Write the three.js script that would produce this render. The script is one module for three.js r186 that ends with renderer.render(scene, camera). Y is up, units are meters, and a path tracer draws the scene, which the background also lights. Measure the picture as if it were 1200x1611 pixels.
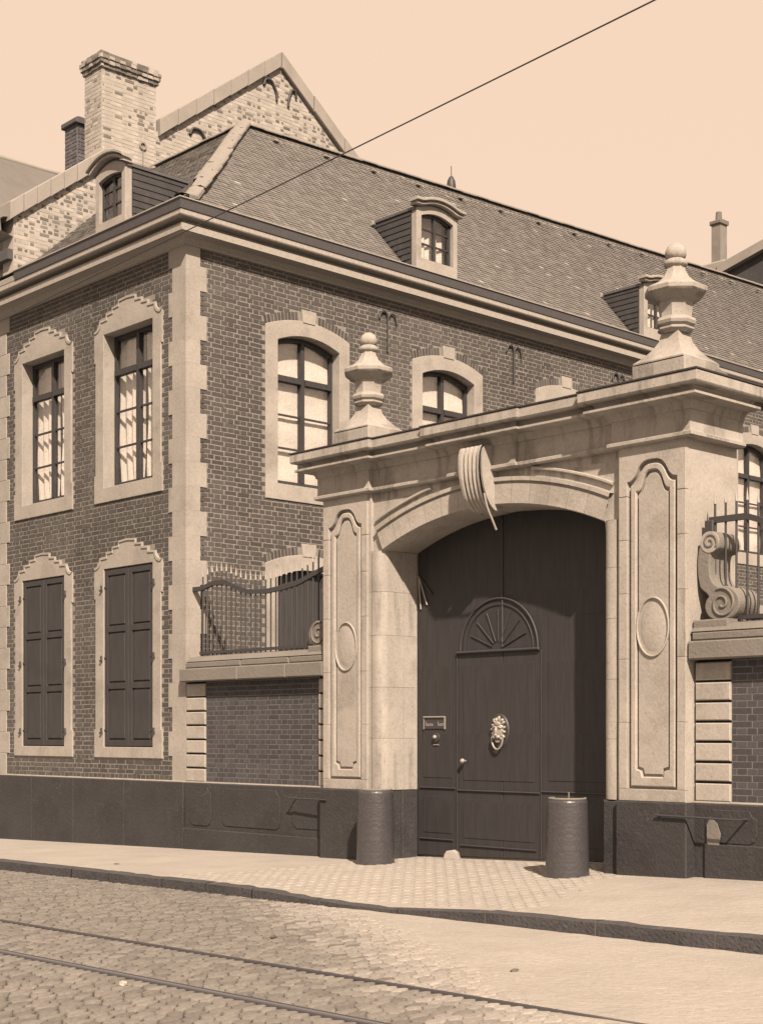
import * as THREE from 'three';
import { mergeGeometries, toCreasedNormals } from 'three/addons/utils/BufferGeometryUtils.js';

// ------------------------------------------------------------------ camera, sky, sun, exposure
const scene = new THREE.Scene();
const F = 2331.9, PW = 1200, PH = 1611;                      // focal length and plate size in plate pixels
const camera = new THREE.PerspectiveCamera(2 * Math.atan(PH / 2 / F) * 180 / Math.PI, PW / PH, 0.1, 900);
camera.position.set(16.978, 1.6, 12.201);
const YAW = 46.797 * Math.PI / 180;
camera.lookAt(16.978 - Math.sin(YAW), 1.6, 12.201 - Math.cos(YAW));
camera.setViewOffset(PW, PH, 0, -349.5, PW, PH);             // rising front of the plate camera
camera.updateProjectionMatrix();

{ // pale hazy sky, a little brighter low down
  const w = 64, h = 32, d = new Float32Array(w * h * 4);
  for (let j = 0; j < h; j++) for (let i = 0; i < w; i++) {
    const el = Math.max(0, (j + 0.5) / h * 2 - 1), k = 1 - 0.16 * el;
    d.set([0.538 * k, 0.399 * k, 0.301 * k, 1], (j * w + i) * 4);
  }
  const t = new THREE.DataTexture(d, w, h, THREE.RGBAFormat, THREE.FloatType);
  t.mapping = THREE.EquirectangularReflectionMapping; t.magFilter = t.minFilter = THREE.LinearFilter; t.needsUpdate = true;
  scene.background = t; scene.environment = t;
}
const sun = new THREE.DirectionalLight(new THREE.Color().setRGB(1, 0.80, 0.62), 5.0);
const SUN = new THREE.Vector3(1.58, 1.64, 1.0).normalize();
sun.target.position.set(3, 3, -3); sun.position.copy(sun.target.position).addScaledVector(SUN, 60);
sun.castShadow = true; sun.shadow.radius = 2; sun.shadow.mapSize.set(4096, 4096);
Object.assign(sun.shadow.camera, { left: -30, right: 30, top: 25, bottom: -25, near: 1, far: 140 });
scene.add(sun, sun.target);
const renderer = new THREE.WebGLRenderer({ antialias: true });
renderer.toneMapping = THREE.LinearToneMapping;
renderer.toneMappingExposure = 1.8;
renderer.shadowMap.enabled = true;

// ------------------------------------------------------------------ helpers
function rng(seed) { let a = seed >>> 0; return () => { a = (a + 0x6D2B79F5) >>> 0; let t = a; t = Math.imul(t ^ (t >>> 15), t | 1); t ^= t + Math.imul(t ^ (t >>> 7), t | 61); return ((t ^ (t >>> 14)) >>> 0) / 4294967296; }; }
const rnd = rng(7);
const R = (a, b) => a + (b - a) * rnd();
const clamp = (x, a, b) => Math.min(b, Math.max(a, x));
const lerp = (a, b, t) => a + (b - a) * t;
function hash2(x, y, s) { let h = Math.imul(x, 374761393) + Math.imul(y, 668265263) + Math.imul(s, 1274126177); h = Math.imul(h ^ (h >>> 13), 1274126177); return ((h ^ (h >>> 16)) >>> 0) / 4294967296; }
function vnoise(x, y, p, s) {                                 // value noise, period p
  const xi = Math.floor(x), yi = Math.floor(y), fx = x - xi, fy = y - yi, w = (v) => ((v % p) + p) % p;
  const u = fx * fx * (3 - 2 * fx), v = fy * fy * (3 - 2 * fy);
  return lerp(lerp(hash2(w(xi), w(yi), s), hash2(w(xi + 1), w(yi), s), u), lerp(hash2(w(xi), w(yi + 1), s), hash2(w(xi + 1), w(yi + 1), s), u), v);
}
const fbm = (x, y, p, s, o = 4) => { let a = 0.5, t = 0, n = 0; for (let i = 0; i < o; i++) { t += a * vnoise(x, y, p, s + i); n += a; x *= 2; y *= 2; p *= 2; a *= 0.55; } return t / n; };
function noiseTex(size, metres, fn) {                         // grey tile, fn(u, v) in 0..1
  const d = new Uint8Array(size * size * 4);
  for (let j = 0; j < size; j++) for (let i = 0; i < size; i++) { const v = clamp(fn(i / size, j / size), 0, 1) * 255; d.set([v, v, v, 255], (j * size + i) * 4); }
  const t = new THREE.DataTexture(d, size, size); t.wrapS = t.wrapT = THREE.RepeatWrapping; t.magFilter = THREE.LinearFilter; t.minFilter = THREE.LinearMipmapLinearFilter; t.generateMipmaps = true;
  t.repeat.set(1 / metres, 1 / metres); t.needsUpdate = true; return t;
}
const TX = {
  stone: noiseTex(1024, 2.6, (u, v) => { const b = fbm(u * 7, v * 7, 7, 3, 6), st = clamp((fbm(u * 5 + 0.3, v * 5, 5, 13, 6) - 0.56) * 9, 0, 1), pit = clamp((fbm(u * 150, v * 150, 150, 15, 2) - 0.70) * 6, 0, 1); return 0.60 + 0.30 * b + 0.22 * fbm(u * 110, v * 110, 110, 9, 3) - 0.13 * st - 0.16 * pit; }),
  stain: noiseTex(1024, 2.2, (u, v) => { const b = fbm(u * 7, v * 7, 7, 103, 6), drip = clamp((fbm(u * 26, v * 3, 26, 113, 4) - 0.50) * 5, 0, 1) * clamp((fbm(u * 4, v * 4, 4, 117, 4) - 0.38) * 5, 0, 1), pit = clamp((fbm(u * 130, v * 130, 130, 115, 2) - 0.68) * 6, 0, 1); return 0.62 + 0.30 * b + 0.2 * fbm(u * 90, v * 90, 90, 109, 3) - 0.26 * drip - 0.16 * pit; }),
  stoneBump: noiseTex(512, 0.9, (u, v) => fbm(u * 40, v * 40, 40, 21, 4)),
  dark: noiseTex(512, 1.9, (u, v) => { const s = fbm(u * 5, v * 5, 5, 31, 5), f = fbm(u * 60, v * 60, 60, 35, 3); const sc = clamp((fbm(u * 34, v * 50, 50, 39, 3) - 0.60) * 7, 0, 1) * clamp((fbm(u * 4, v * 4, 4, 37, 4) - 0.46) * 5, 0, 1); return 0.34 + 0.40 * s + 0.4 * Math.max(0, f - 0.5) + 0.30 * sc; }),
  fine: noiseTex(256, 0.5, (u, v) => 0.66 + 0.42 * fbm(u * 24, v * 24, 24, 51, 4)),
  dust: noiseTex(512, 2.9, (u, v) => 0.66 + 0.26 * fbm(u * 7, v * 7, 7, 61, 6) + 0.12 * fbm(u * 120, v * 120, 120, 63, 2)),
  dustBump: noiseTex(512, 1.1, (u, v) => fbm(u * 24, v * 24, 24, 71, 5)),
  wood: noiseTex(256, 0.8, (u, v) => 0.55 + 0.5 * fbm(u * 40, v * 3, 40, 81, 3) * 0.9),
  lime: noiseTex(512, 2.3, (u, v) => 0.58 + 0.48 * fbm(u * 8, v * 8, 8, 91, 6)),
};
const rgb = (v, t = [1, 0.95, 0.885]) => new THREE.Color().setRGB(v * 0.64 * t[0], v * 0.64 * t[1], v * 0.64 * t[2]);
const DK = [1, 0.99, 1.10];                                  // cool tint of the dark paints and blue stone
function mat(v, rough = 0.9, o = {}) {
  const { tint, ...rest } = o;
  return new THREE.MeshStandardMaterial({ color: rgb(v, tint), roughness: rough, ...rest });
}
const M = {
  white: mat(0.52, 0.85, { map: TX.stone, bumpMap: TX.stoneBump, bumpScale: 0.0015 }),
  surround: mat(0.545, 0.85, { map: TX.stone, bumpMap: TX.stoneBump, bumpScale: 0.0015 }),
  gate: mat(0.585, 0.9, { map: TX.stone, bumpMap: TX.stoneBump, bumpScale: 0.002 }),
  gateB: mat(0.555, 0.9, { map: TX.stone, bumpMap: TX.stoneBump, bumpScale: 0.002 }),
  gateStain: mat(0.57, 0.92, { map: TX.stain, bumpMap: TX.stoneBump, bumpScale: 0.002 }),
  finial: mat(0.52, 0.95, { map: TX.stain, bumpMap: TX.stoneBump, bumpScale: 0.003 }),
  coping: mat(0.30, 0.95, { map: TX.dust, bumpMap: TX.stoneBump, bumpScale: 0.004 }),
  blue: mat(0.078, 0.8, { tint: DK, map: TX.dark, bumpMap: TX.stoneBump, bumpScale: 0.006 }),
  blueB: mat(0.086, 0.75, { tint: DK, map: TX.dark, bumpMap: TX.stoneBump, bumpScale: 0.006 }),
  line: mat(0.30, 0.9),
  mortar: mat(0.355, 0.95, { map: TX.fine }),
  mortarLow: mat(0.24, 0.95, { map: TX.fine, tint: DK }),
  cornice: mat(0.55, 0.7, { map: TX.fine }),
  gutter: mat(0.115, 0.6, { tint: DK, map: TX.fine }),
  timber: mat(0.065, 0.6, { tint: DK, map: TX.wood }),
  shutter: mat(0.066, 0.7, { tint: DK, map: TX.wood }),
  door: mat(0.052, 0.7, { tint: DK, map: TX.wood }),
  doorTrim: mat(0.062, 0.6, { tint: DK }),
  iron: mat(0.06, 0.55, { tint: DK }),
  tip: mat(0.45, 0.6),
  brass: mat(0.46, 0.5, { metalness: 0.3 }),
  curtain: new THREE.MeshPhysicalMaterial({ color: rgb(0.88), roughness: 0.95, side: THREE.DoubleSide, map: TX.fine }),
  glass: new THREE.MeshPhysicalMaterial({ color: 0xffffff, roughness: 0.03, transmission: 1, thickness: 0, ior: 1.5 }),
  room: mat(0.10, 0.9, { tint: DK }),
  slate: mat(0.10, 0.8, { tint: DK, map: TX.dark }),
  hip: mat(0.42, 0.95, { map: TX.dust, bumpMap: TX.stoneBump, bumpScale: 0.02 }),
  ridge: mat(0.36, 0.95, { map: TX.dust }),
  roofBase: mat(0.10, 0.95),
  lime: mat(0.60, 0.95, { map: TX.lime }),
  limeCoping: mat(0.46, 0.95, { map: TX.dust }),
  zinc: mat(0.22, 0.6, { map: TX.dark, tint: DK }),
  guard: mat(0.088, 0.36, { tint: DK, map: TX.fine, bumpMap: TX.stoneBump, bumpScale: 0.004 }),
  pave: mat(0.54, 0.95, { map: TX.dust, bumpMap: TX.dustBump, bumpScale: 0.012 }),
  sand: mat(0.55, 0.97, { map: TX.dust, bumpMap: TX.dustBump, bumpScale: 0.012 }),
  joint: mat(0.13, 1, { map: TX.dust }),
  jointPave: mat(0.30, 1, { map: TX.dust }),
  kerb: mat(0.125, 0.9, { tint: DK, map: TX.dark, bumpMap: TX.stoneBump, bumpScale: 0.01 }),
  rail: mat(0.15, 0.5, { tint: DK, metalness: 0.3 }),
  railTop: mat(0.34, 0.4, { tint: DK, metalness: 0.5 }),
};
function tones(list, o = {}, rough = 0.95) { return list.map((v) => mat(v, rough, o)); }
const BRICK = tones([0.082, 0.094, 0.104, 0.114, 0.125, 0.137, 0.155], { tint: [1, 0.95, 0.93], map: TX.fine });
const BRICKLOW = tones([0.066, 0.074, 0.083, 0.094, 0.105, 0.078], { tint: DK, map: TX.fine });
const LIME = tones([0.60, 0.58, 0.62, 0.55, 0.34, 0.25, 0.20], { map: TX.lime });
const TILE = tones([0.185, 0.20, 0.215, 0.23, 0.25, 0.205, 0.40], { tint: [1, 0.96, 0.93] });
const SETT = tones([0.27, 0.30, 0.245, 0.32, 0.285, 0.22], { map: TX.fine, bumpMap: TX.stoneBump, bumpScale: 0.006 });
const DUSTY = tones([0.34, 0.38, 0.43, 0.47, 0.50, 0.54, 0.52], { map: TX.fine });

const taken = {};
function numbered(name) { const n = taken[name] = (taken[name] ?? -1) + 1; return n ? `${name}_${String(n).padStart(3, '0')}` : name; }
function uvBox(g) {                                           // uv in metres, by the way each face points
  if (g.index) g = g.toNonIndexed();
  const p = g.attributes.position, n = g.attributes.normal, uv = new Float32Array(p.count * 2);
  for (let i = 0; i < p.count; i += 3) {
    const ax = Math.abs(n.getX(i) + n.getX(i + 1) + n.getX(i + 2)), ay = Math.abs(n.getY(i) + n.getY(i + 1) + n.getY(i + 2)), az = Math.abs(n.getZ(i) + n.getZ(i + 1) + n.getZ(i + 2));
    for (let k = i; k < i + 3; k++) {
      const x = p.getX(k), y = p.getY(k), z = p.getZ(k);
      if (ay >= ax && ay >= az) { uv[2 * k] = x; uv[2 * k + 1] = z; } else if (ax > az) { uv[2 * k] = z; uv[2 * k + 1] = y; } else { uv[2 * k] = x; uv[2 * k + 1] = y; }
    }
  }
  g.setAttribute('uv', new THREE.BufferAttribute(uv, 2)); return g;
}
function part(name, g, m, parent, top = false) {
  if (Array.isArray(g)) g = mergeGeometries(g.map((q) => { q = uvBox(q); for (const k of Object.keys(q.attributes)) if (!['position', 'normal', 'uv'].includes(k)) q.deleteAttribute(k); return q; }));
  else g = uvBox(g);
  const o = new THREE.Mesh(g, m); o.name = top ? numbered(name) : name; (parent ?? scene).add(o); return o;
}
function group(name, parent) { const o = new THREE.Group(); o.name = name; parent.add(o); return o; }
function thing(name, label, category, grp, pos) {
  const o = new THREE.Group(); o.name = numbered(name); scene.add(o); if (pos) o.position.set(...pos);
  o.userData = { label, category }; if (grp) o.userData.group = grp; return o;
}
function struct(name, g, m, label) { const o = part(name, g, m, scene, true); o.userData = { kind: 'structure', label, category: name.replace(/_/g, ' ') }; return o; }
function bx(x0, x1, y0, y1, z0, z1) { const g = new THREE.BoxGeometry(x1 - x0, y1 - y0, z1 - z0); g.translate((x0 + x1) / 2, (y0 + y1) / 2, (z0 + z1) / 2); return g; }
function cb(x0, x1, y0, y1, z0, z1, c = 0.012) {              // box with chamfered edges
  const s = new THREE.Shape(); c = Math.min(c, (x1 - x0) / 3, (y1 - y0) / 3, (z1 - z0) / 3);
  s.moveTo(x0 + c, y0 + c); s.lineTo(x1 - c, y0 + c); s.lineTo(x1 - c, y1 - c); s.lineTo(x0 + c, y1 - c); s.closePath();
  const g = new THREE.ExtrudeGeometry(s, { depth: z1 - z0 - 2 * c, bevelEnabled: true, bevelThickness: c, bevelSize: c, bevelSegments: 1 }); g.translate(0, 0, z0 + c); return g;
}
function poly(pts) { const s = new THREE.Shape(); pts.forEach(([x, y], i) => i ? s.lineTo(x, y) : s.moveTo(x, y)); s.closePath(); return s; }
function ext(shape, z0, z1, bevel = 0, seg = 12) {
  const g = new THREE.ExtrudeGeometry(shape, { depth: z1 - z0 - 2 * bevel, bevelEnabled: bevel > 0, bevelThickness: bevel, bevelSize: bevel, bevelOffset: -bevel, bevelSegments: 1, curveSegments: seg }); g.translate(0, 0, z0 + bevel); return g;
}
function quads(rows, crease = 0.6, flip = false) {            // grid of points -> surface
  const pos = [], q = (a, b, c, d) => flip ? pos.push(...a, ...c, ...b, ...a, ...d, ...c) : pos.push(...a, ...b, ...c, ...a, ...c, ...d);
  for (let i = 0; i + 1 < rows.length; i++) for (let j = 0; j + 1 < rows[i].length; j++) q(rows[i][j], rows[i + 1][j], rows[i + 1][j + 1], rows[i][j + 1]);
  const g = new THREE.BufferGeometry(); g.setAttribute('position', new THREE.Float32BufferAttribute(pos, 3)); g.computeVertexNormals();
  return crease > 0 ? toCreasedNormals(g, crease) : g;
}
function sweepPlan(line, prof) {                              // moulding along a plan line [x, z]; profile [out, y]
  const dir = (a, b) => { const l = Math.hypot(b[0] - a[0], b[1] - a[1]); return [-(b[1] - a[1]) / l, (b[0] - a[0]) / l]; };
  const rows = line.map((p, i) => {
    const n1 = i ? dir(line[i - 1], p) : dir(p, line[i + 1]), n2 = i < line.length - 1 ? dir(p, line[i + 1]) : n1;
    const k = 1 / (1 + n1[0] * n2[0] + n1[1] * n2[1]), m = [(n1[0] + n2[0]) * k, (n1[1] + n2[1]) * k];
    return prof.map(([o, y]) => [p[0] + m[0] * o, y, p[1] + m[1] * o]);
  });
  return quads(rows, 0.5);
}
function tube(pts, r, seg = 24, rad = 6, closed = false) { return new THREE.TubeGeometry(new THREE.CatmullRomCurve3(pts.map((p) => new THREE.Vector3(...p)), closed, 'catmullrom', 0.3), seg, r, rad, closed); }
function rod(a, b, r, n = 6) { const A = new THREE.Vector3(...a), B = new THREE.Vector3(...b), L = A.distanceTo(B); const g = new THREE.CylinderGeometry(r, r, L, n); g.applyQuaternion(new THREE.Quaternion().setFromUnitVectors(new THREE.Vector3(0, 1, 0), B.clone().sub(A).normalize())); g.translate((A.x + B.x) / 2, (A.y + B.y) / 2, (A.z + B.z) / 2); return g; }
const UNIT = [0, 1, 2].map((k) => {                            // brick blanks: a box with a slightly worn front
  const j = rng(100 + k), g = new THREE.BoxGeometry(1, 1, 1), p = g.attributes.position;
  for (let i = 0; i < p.count; i++) if (p.getZ(i) > 0) { const h = (Math.sign(p.getX(i)) * 2 + Math.sign(p.getY(i)) + 3) * 7 + k; p.setXYZ(i, p.getX(i) * (1 - 0.05 * hash2(h, 1, 5)), p.getY(i) * (1 - 0.12 * hash2(h, 2, 5)), p.getZ(i)); }
  g.computeVertexNormals(); const q = g.toNonIndexed();
  const q2 = q; // drop the back face, which lies in the mortar
  const keep = [], P = q2.attributes.position; for (let i = 0; i < P.count; i += 3) if (!(P.getZ(i) < 0 && P.getZ(i + 1) < 0 && P.getZ(i + 2) < 0)) for (let m = 0; m < 3; m++) keep.push(P.getX(i + m), P.getY(i + m), P.getZ(i + m));
  const r = new THREE.BufferGeometry(); r.setAttribute('position', new THREE.Float32BufferAttribute(keep, 3)); r.computeVertexNormals();
  const uv = new Float32Array(keep.length / 3 * 2); for (let i = 0; i < keep.length / 3; i++) { uv[2 * i] = keep[3 * i] * 0.2 + k * 0.17; uv[2 * i + 1] = keep[3 * i + 1] * 0.06 + k * 0.31; }
  r.setAttribute('uv', new THREE.BufferAttribute(uv, 2)); return r;
});
// bricks: list of {x, y, w, h, z, d, t} in the wall's own axes; some become parts, the rest one mesh for each tone
function layBricks(parent, list, mats, singles) {
  const order = list.map((b, i) => [singles ? singles(b) : Infinity, i]).filter(([s]) => s < Infinity).sort((a, b) => a[0] - b[0]).slice(0, singles ? singles.max : 0);
  const single = new Set(order.map(([, i]) => i)), m4 = new THREE.Matrix4(), bins = mats.map(() => []);
  list.forEach((b, i) => {
    const g = UNIT[(i * 7) % 3];
    if (single.has(i)) { const o = new THREE.Mesh(g, mats[b.t]); o.name = 'brick'; o.position.set(b.x, b.y, b.z - b.d / 2); o.scale.set(b.w, b.h, b.d); o.rotation.z = b.r; parent.add(o); return; }
    m4.compose(new THREE.Vector3(b.x, b.y, b.z - b.d / 2), new THREE.Quaternion().setFromAxisAngle(new THREE.Vector3(0, 0, 1), b.r), new THREE.Vector3(b.w, b.h, b.d));
    bins[b.t].push(g.clone().applyMatrix4(m4));
  });
  const rest = bins.map((l, k) => [l, k]).filter(([l]) => l.length);
  if (!rest.length) return;
  const g = mergeGeometries(rest.map(([l]) => mergeGeometries(l)), true);   // one mesh, a material for each tone
  const o = new THREE.Mesh(g, rest.map(([, k]) => mats[k])); o.name = 'bricks'; o.userData.kind = 'stuff'; parent.add(o);
}
// English bond: courses of headers and stretchers in turn
function bond(u0, u1, y0, y1, { course = 0.069, len = 0.232, joint = 0.0135, face = 0, proud = 0.008, skip = () => false, n = 7, tone, jit = 1, depth = 0.05, seed = 1, shrink = false } = {}) {
  const r = rng(seed * 977 + 3), list = []; let k = 0;
  for (let y = y0; y + course * 0.6 < y1; y += course, k++) {
    const head = k % 2 === 0, step = head ? len / 2 : len, off = head ? -len / 4 : 0;
    for (let u = u0 + off; u < u1; u += step) {
      const a = Math.max(u, u0), b = Math.min(u + step, u1); if (b - a < 0.04) continue;
      const x = (a + b) / 2, yy = y + course / 2; if (skip(x, yy)) continue;
      const jx = joint * (1 + jit * (r() - 0.5) * 0.7), jy = joint * (1 + jit * (r() - 0.5) * 0.7);
      const tt = tone ? tone(x, yy, r) : clamp(Math.floor((fbm(x * 0.9 + seed * 7, yy * 0.9, 512, 57, 3) * 1.3 - 0.35) * n * 0.9 + r() * n * 0.5), 0, n - 1), sm = shrink && tt > 3 ? 0.40 + 0.5 * r() : 1; list.push({ x: x + jit * (r() - 0.5) * 0.009, y: yy + jit * (r() - 0.5) * 0.006, w: (b - a - jx) * sm, h: (course - jy) * (0.5 + 0.5 * sm), z: face + (sm < 1 ? 0.001 : 0) + jit * (r() - 0.4) * 0.003, d: depth, r: jit * (r() - 0.5) * 0.035, t: tt });
    }
  }
  return list;
}

// ------------------------------------------------------------------ ground, road, pavement
const wallY = (x) => 0.024 * x;                                // pavement level along the house wall
const KT = [[-60, -0.7], [-0.14, -0.01], [2.76, 0.012], [4.9, 0.03], [5.6, 0.008], [6.5, -0.012], [7.1, -0.004], [7.6, 0.03], [8.4, 0.075], [11, 0.12], [16, 0.175], [60, 0.65]];
const pl = (T, x) => { for (let i = 1; i < T.length; i++) if (x <= T[i][0]) return lerp(T[i - 1][1], T[i][1], (x - T[i - 1][0]) / (T[i][0] - T[i - 1][0])); return T[T.length - 1][1]; };
const kerbY = (x) => pl(KT, x);
const KZ = 2.8;
const roadY = (x, z) => -0.118 + 0.0105 * x + 0.03 * Math.min(z - KZ, 3.9) - 0.02 * Math.max(0, z - 7);
const paveY = (x, z) => lerp(wallY(x), kerbY(x), clamp(z, -1, KZ) / KZ);
struct('ground', (() => { const g = new THREE.PlaneGeometry(700, 700); g.rotateX(-Math.PI / 2); g.translate(0, -1.6, 0); return g; })(), M.joint, 'bare earth lying under and beyond the street');
const road = struct('road', (() => {
  const rows = []; for (let i = 0; i <= 80; i++) { const x = -40 + i, c = []; for (let j = 0; j <= 26; j++) { const z = 2.75 + j * 0.6; c.push([x, roadY(x, z) - 0.034, z]); } rows.push(c); } return quads(rows, 0, true);
})(), M.joint, 'street paved with stone setts crossed by tram rails');
const pavement = struct('pavement', (() => {
  const rows = []; for (let i = 0; i <= 320; i++) { const x = -40 + i * 0.25, c = []; for (let j = 0; j <= 12; j++) { const z = lerp(-0.6, KZ - 0.02, j / 12); c.push([x, paveY(x, z), z]); } rows.push(c); } return quads(rows, 0, true);
})(), M.pave, 'pale dusty pavement along the walls');

// kerb stones
{
  const kerb = thing('kerb', 'dark stone kerb with a lowered stretch before the gateway', 'kerb'); kerb.userData.kind = 'structure';
  let x = -14; const r = rng(41);
  while (x < 18) {
    const L = 0.75 + r() * 0.5, n = 6, rows = [], z1 = KZ + 0.02 + (r() - 0.5) * 0.01, x1 = x + L - 0.008;
    for (let i = 0; i <= n; i++) { const q = lerp(x, x1, i / n), t = kerbY(q) + 0.004 + (r() - 0.5) * 0.005; rows.push([[q, t, KZ - 0.14], [q, t + 0.002, z1 - 0.03], [q, t - 0.012, z1], [q, roadY(q, KZ) - 0.15, z1 + 0.006]]); }
    part('kerb_stone', quads(rows, 0.7, true), M.kerb, kerb); x += L;
  }
}
// setts of the carriageway: courses run across the street
function settGeo(seed) {
  const r = rng(seed), top = [], mid = [], bot = [], N = 8;
  for (let i = 0; i < N; i++) { const a = (i + 0.5) / N * Math.PI * 2, c = Math.cos(a), s = Math.sin(a), q = 0.5 / Math.max(Math.abs(c), Math.abs(s)) * (0.93 + 0.07 * r()); const f = 0.82 + 0.08 * r(), fz = 0.92 + 0.05 * r(); top.push([c * q * f, -0.05 * r(), s * q * fz]); mid.push([c * q, -0.2 - 0.1 * r(), s * q]); bot.push([c * q, -1, s * q]); }
  const P = [], tri = (a, b, c) => P.push(...a, ...b, ...c);
  for (let i = 0; i < N; i++) { const k = (i + 1) % N; tri([0, 0.04, 0], top[k], top[i]); tri(top[i], top[k], mid[k]); tri(top[i], mid[k], mid[i]); tri(mid[i], mid[k], bot[k]); tri(mid[i], bot[k], bot[i]); }
  const g = new THREE.BufferGeometry(); g.setAttribute('position', new THREE.Float32BufferAttribute(P, 3)); g.computeVertexNormals();
  const q = toCreasedNormals(g, 0.9), uv = new Float32Array(P.length / 3 * 2); for (let i = 0; i < P.length / 3; i++) { uv[2 * i] = P[3 * i] * 0.15 + seed * 0.13; uv[2 * i + 1] = P[3 * i + 2] * 0.15; }
  q.setAttribute('uv', new THREE.BufferAttribute(uv, 2)); return q;
}
const SETTGEO = [1, 2, 3, 4].map(settGeo);
const RAILZ = [6.02, 7.02];
const dustEdge = (x, z) => {                                   // >0 inside the sandy patch before the gateway
  const n = (fbm(x * 0.9 + 40, z * 0.9 + 40, 64, 5, 4) - 0.5) * 1.5;
  const line = (x - 6.3) * 0.52 - (z - 3.2) * 0.86;            // edge runs from the kerb out into the street
  return line + n * 0.55;
};
const CAMP = camera.position;
function placeSetts(parent, list, mats, geos, name, nameAll, max, seen) {
  const order = list.map((b, i) => [Math.hypot(b.x - CAMP.x, b.z - CAMP.z), i]).filter(([, i]) => seen(list[i])).sort((a, b) => a[0] - b[0]).slice(0, max), single = new Set(order.map(([, i]) => i));
  const bins = {};
  list.forEach((b, i) => {
    const m = new THREE.Matrix4().compose(new THREE.Vector3(b.x, b.y, b.z), new THREE.Quaternion().setFromEuler(new THREE.Euler(b.tx, b.a, b.tz)), new THREE.Vector3(b.w, b.h, b.l));
    if (single.has(i)) { const o = new THREE.Mesh(geos[b.g], mats[b.t]); o.name = name; o.applyMatrix4(m); parent.add(o); return; }
    (bins[b.g] ??= []).push([m, b.t]);
  });
  for (const k of Object.keys(bins)) {
    const im = new THREE.InstancedMesh(geos[k], mats[0].clone(), bins[k].length); im.material.color.setRGB(1, 1, 1);
    bins[k].forEach(([m, t], i) => { im.setMatrixAt(i, m); im.setColorAt(i, mats[t].color); }); im.name = nameAll; im.userData.kind = 'stuff'; parent.add(im);
  }
}
{
  const r = rng(5), list = [], mats = [...SETT, ...DUSTY];
  let x = -5;
  while (x < 17) {
    const w = 0.082 + r() * 0.020; let z = KZ + 0.03 + r() * 0.06; x += w;
    while (z < 10.6) {
      let l = 0.115 + r() * 0.06, z2 = z + l; const q = RAILZ.find((v) => z < v + 0.04 && z + l > v - 0.034);
      if (q !== undefined) { l = q - 0.034 - z; z2 = q + 0.047; }
      const zc = z + l / 2, xc = x - w / 2 + (r() - 0.5) * 0.012; z = z2; if (l < 0.05) continue;
      const d = dustEdge(xc, zc), dq = d * 1.1 + 0.32 + 0.75 * (r() - 0.5);
      list.push({ x: xc, z: zc, y: roadY(xc, zc) + (r() - 0.5) * 0.004, w: w - 0.014, l: l - 0.009, h: 0.05, a: (r() - 0.5) * 0.05, tx: 0.024 + (r() - 0.5) * 0.03, tz: (r() - 0.5) * 0.05, g: Math.floor(r() * 4), t: dq < 0 ? Math.floor(r() * 6) : 6 + clamp(Math.floor(dq * 5 + r()), 0, 6) });
    }
  }
  placeSetts(road, list, mats, SETTGEO, 'sett', 'setts', 300, (b) => { const q = new THREE.Vector3(b.x, b.y, b.z).project(camera); return Math.abs(q.x) < 1 && Math.abs(q.y) < 1 && q.z < 1; });
  // sand lying between and over the setts of the patch
  const rows = []; for (let i = 0; i <= 150; i++) { const X = 5 + i * 0.08, c = []; for (let j = 0; j <= 60; j++) { const Z = KZ + 0.03 + j * 0.08, d = dustEdge(X, Z); c.push([X, roadY(X, Z) + clamp(-0.026 + 0.04 * clamp(d, -0.7, 0.68), -0.06, 0.0012) + (fbm(X * 6, Z * 6, 4096, 77, 3) - 0.5) * 0.010, Z]); } rows.push(c); }
  const s = part('sand', quads(rows, 0, true), M.sand, road); s.userData.kind = 'stuff';
}
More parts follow.
